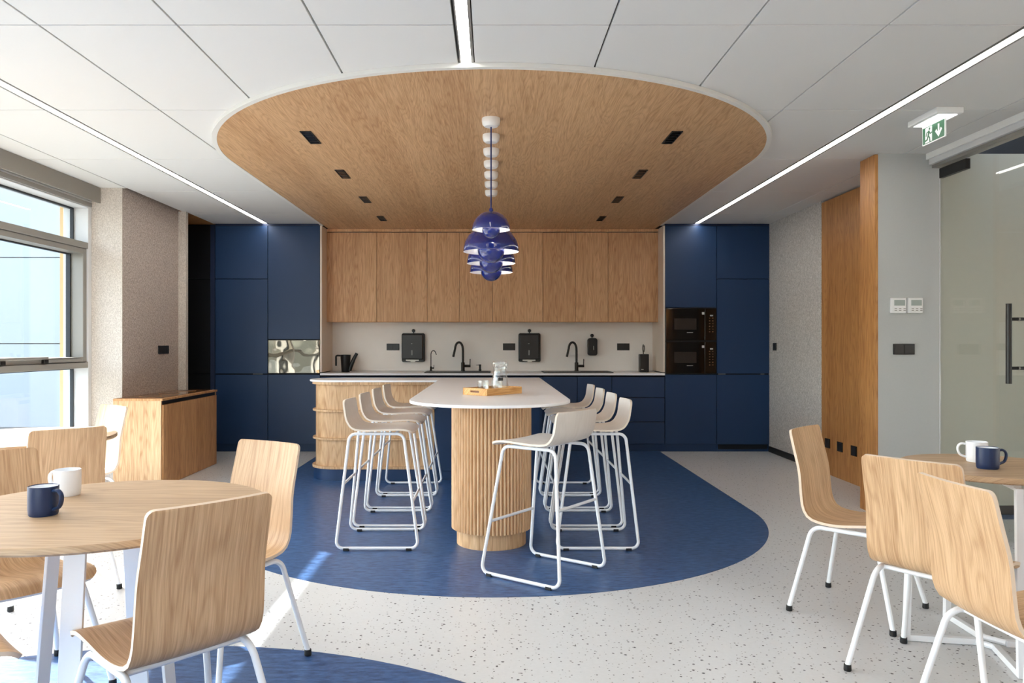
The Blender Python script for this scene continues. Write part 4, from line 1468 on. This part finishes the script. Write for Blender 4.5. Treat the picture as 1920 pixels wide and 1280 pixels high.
# ---- wall plates
def plate_x(x, y, z, wy, hz, sgn, name, label, cat, group, n=1):
    """plate on a wall whose face looks along sgn*x"""
    t = thing(name, label, cat, (x, y, z), group=group)
    f = lambda d0, d1: (min(sgn * d0, sgn * d1), max(sgn * d0, sgn * d1))
    a = f(0.0005, 0.010)
    obj('plate', bx(a[0], a[1], -wy / 2, wy / 2, -hz / 2, hz / 2), M_black, t, bevel=0.002)
    a = f(0.010, 0.013)
    for k in range(n):
        y0 = -wy / 2 + 0.006 + (wy - 0.012) * k / n
        y1 = -wy / 2 + 0.006 + (wy - 0.012) * (k + 1) / n
        obj('insert', bx(a[0], a[1], y0 + 0.002, y1 - 0.002, -hz / 2 + 0.008, hz / 2 - 0.008), M_black_satin, t, bevel=0.0015)
plate_x(XL, 7.615, 1.18, 0.235, 0.082, 1, 'wall_socket', 'black triple socket on the darker wallpaper wall above the bin cabinet', 'socket', None, 3)
plate_x(XR, 8.615, 1.205, 0.09, 0.085, -1, 'light_switch', 'single black switch on the grey wallpaper wall', 'switch', None, 1)
for yy, lab in ((7.27, 'black socket on the oak wall, farthest from the grey pier'), (7.01, 'middle one of the three black sockets on the oak wall'), (6.74, 'black socket on the oak wall, closest to the grey pier')):
    plate_x(XR + 0.004, yy, 0.295, 0.10, 0.088, -1, 'wall_socket', lab, 'socket', 'sockets low on the oak wall', 1)
socket_y(1674, 1714, 644.5, 664.5, 5.555, 'light_switch', 'black double switch on the grey pier below the thermostats', 'switch', None, 2)
def thermostat(px0, px1, label):
    y = 5.555
    x0, x1 = X_at(px0, y), X_at(px1, y)
    z1, z0 = CAM_H - (558.5 - 644) / F * y, CAM_H - (587 - 644) / F * y
    t = thing('thermostat', label, 'thermostat', ((x0 + x1) / 2, y, (z0 + z1) / 2), group='white thermostats')
    wd, hh = (x1 - x0) / 2, (z1 - z0) / 2
    obj('case', bx(-wd, wd, -0.022, -0.0004, -hh, hh), M_therm, t, bevel=0.004)
    obj('screen', bx(-wd * 0.6, wd * 0.82, -0.0232, -0.022, -hh * 0.02, hh * 0.72), M_lcd, t)
    for k in range(3):
        for j in range(2):
            xx = -wd * 0.55 + k * wd * 0.58
            zz = -hh * 0.48 - j * hh * 0.25
            obj('button', bx(xx, xx + wd * 0.3, -0.0235, -0.022, zz, zz + hh * 0.1), M_alu, t)
thermostat(1668, 1696.5, 'white thermostat nearer the timber edge of the grey pier')
thermostat(1700, 1727.5, 'white thermostat nearer the glass door')

# ---- glass partition and sliding door on the right
GX = 3.225
part = struct_empty('door_1', 'frameless glass door and partition with a black bar handle')
def gpart(name, b, m, parent=part, **kw):
    return obj(name, b, m, parent, **kw)
gpart('door_pane', bx(GX - 0.005, GX + 0.005, 4.35, 5.50, 0.012, 2.50), M_partition)
for ya, yb in ((3.05, 4.345), (1.75, 3.045), (0.45, 1.745), (-0.85, 0.445), (-2.69, -0.855)):
    gpart('pane', bx(GX - 0.005, GX + 0.005, ya, yb, 0.03, 2.53), M_partition)
gpart('edge_profile', bx(GX - 0.004, GX + 0.004, 5.502, 5.508, 0.012, 2.46), M_alu_light)
hd = gpart('header', bx(GX - 0.055, GX + 0.05, -2.69, 5.553, 2.535, H - 0.001), M_alu_light, bevel=0.004)
gpart('header_lip', bx(GX - 0.075, GX - 0.056, -2.69, 5.553, 2.572, H - 0.001), M_white, hd, bevel=0.003)
gpart('header_track', bx(GX - 0.03, GX + 0.03, -2.69, 5.553, 2.512, 2.5345), M_alu, hd)
gpart('patch_fitting', bx(GX - 0.016, GX + 0.016, 5.18, 5.49, 2.425, 2.495), M_black, bevel=0.003)
gpart('floor_rail', bx(GX - 0.012, GX + 0.012, -2.69, 4.345, 0.0, 0.03), M_alu)
HX, HY = 3.125, 4.625
hb = gpart('handle', tube(nb(), [(HX, HY, CAM_H - (719 - 644) / F * HY), (HX, HY, CAM_H - (569 - 644) / F * HY)], 0.0165, 16), M_black, smooth=True)
for py in (598, 690):
    zz = CAM_H - (py - 644) / F * HY
    gpart('handle_standoff', tube(nb(), [(HX, HY, zz), (GX - 0.006, HY, zz)], 0.010, 12), M_black, hb, smooth=True)
    gpart('handle_collar', tube(nb(), [(GX - 0.045, HY, zz), (GX - 0.036, HY, zz)], 0.0115, 12), M_alu, hb, smooth=True)
# pouf beyond the glass
t = thing('pouf', 'round navy pouf beyond the glass door', 'pouf', (3.55, 4.72, 0.0))
b = nb(); lathe(b, [(0, 0.02), (0.20, 0.02), (0.235, 0.06), (0.245, 0.16), (0.235, 0.27), (0.20, 0.30), (0, 0.31)], 40)
obj('cushion', b, M_pouf, t, smooth=True)
b = nb(); cyl(b, (0, 0), 0.18, 0.0, 0.0195, 32)
obj('base', b, M_black, t)

# ---- exit sign
EX, EY0, EY1 = 2.66, 4.49, 4.715
ZP1 = H - 0.058
t = thing('exit_sign', 'green and white running-man exit sign hanging from the ceiling', 'exit sign', (EX, (EY0 + EY1) / 2, 0))
L2 = (EY1 - EY0) / 2
obj('housing', bx(-0.075, 0.085, -L2 - 0.045, L2 + 0.045, H - 0.038, H - 0.0005), M_therm, t, bevel=0.006)
obj('lamp_slot', bx(-0.05, 0.06, -L2 - 0.02, L2 + 0.02, H - 0.041, H - 0.0382), M_signled, t)
pl_ = obj('plate', bx(-0.004, 0.004, -L2 - 0.006, L2 + 0.006, ZP1 - 0.106, H - 0.041), M_sign_white, t, bevel=0.001)
def sign_poly(name, uv, m, d):
    """u runs from the far end (0) to the near end (1), v from bottom (0) to top (1); drawn on the side facing the room"""
    bb = nb()
    P0 = [(-(0.004 + d), L2 - u * 2 * L2, ZP1 - 0.100 + v * 0.100) for u, v in uv]
    P1 = [(-0.004, y, z) for _, y, z in P0]
    A = [bb.verts.new(p) for p in P0]
    B2 = [bb.verts.new(p) for p in P1]
    bb.faces.new(A)
    bb.faces.new(list(reversed(B2)))
    n_ = len(A)
    for i in range(n_):
        bb.faces.new((A[i], B2[i], B2[(i + 1) % n_], A[(i + 1) % n_]))
    return obj(name, bb, m, pl_)
sign_poly('green_field', [(0, 0), (1, 0), (1, 1), (0, 1)], M_green, 0.0004)
sign_poly('door_shape', [(0.12, 0.04), (0.44, 0.04), (0.44, 0.96), (0.12, 0.96)], M_sign_white, 0.0008)
def limb(name, pts, wd, d=0.0012):
    """thick polyline in sign coordinates (aspect 2.25:1)"""
    k = 2.25
    for i in range(len(pts) - 1):
        (u0, v0), (u1, v1) = pts[i], pts[i + 1]
        dx, dy = (u1 - u0) * k, v1 - v0
        l = math.hypot(dx, dy)
        nx, ny = -dy / l * wd / 2, dx / l * wd / 2
        ex, ey = dx / l * wd * 0.25, dy / l * wd * 0.25
        q = [(u0 * k - ex + nx, v0 - ey + ny), (u0 * k - ex - nx, v0 - ey - ny), (u1 * k + ex - nx, v1 + ey - ny), (u1 * k + ex + nx, v1 + ey + ny)]
        sign_poly(name, [(a / k, b2) for a, b2 in q], M_green, d + 0.0001 * i)
sign_poly('figure_head', [(0.325 + 0.035 * math.cos(2 * PI * k / 14), 0.83 + 0.08 * math.sin(2 * PI * k / 14)) for k in range(14)], M_green, 0.0012)
limb('figure_body', [(0.30, 0.70), (0.265, 0.42)], 0.15)
limb('figure_arm', [(0.31, 0.68), (0.36, 0.52), (0.43, 0.56)], 0.07, 0.0014)
limb('figure_arm', [(0.29, 0.69), (0.20, 0.64), (0.165, 0.46)], 0.07, 0.0016)
limb('figure_leg', [(0.27, 0.44), (0.33, 0.28), (0.345, 0.05)], 0.09, 0.0018)
limb('figure_leg', [(0.265, 0.44), (0.225, 0.22), (0.13, 0.18)], 0.09, 0.0020)
sign_poly('arrow', [(0.74, 0.10), (0.90, 0.50), (0.84, 0.62), (0.775, 0.42), (0.775, 0.88), (0.705, 0.88), (0.705, 0.42), (0.64, 0.62), (0.58, 0.50)], M_sign_white, 0.0008)
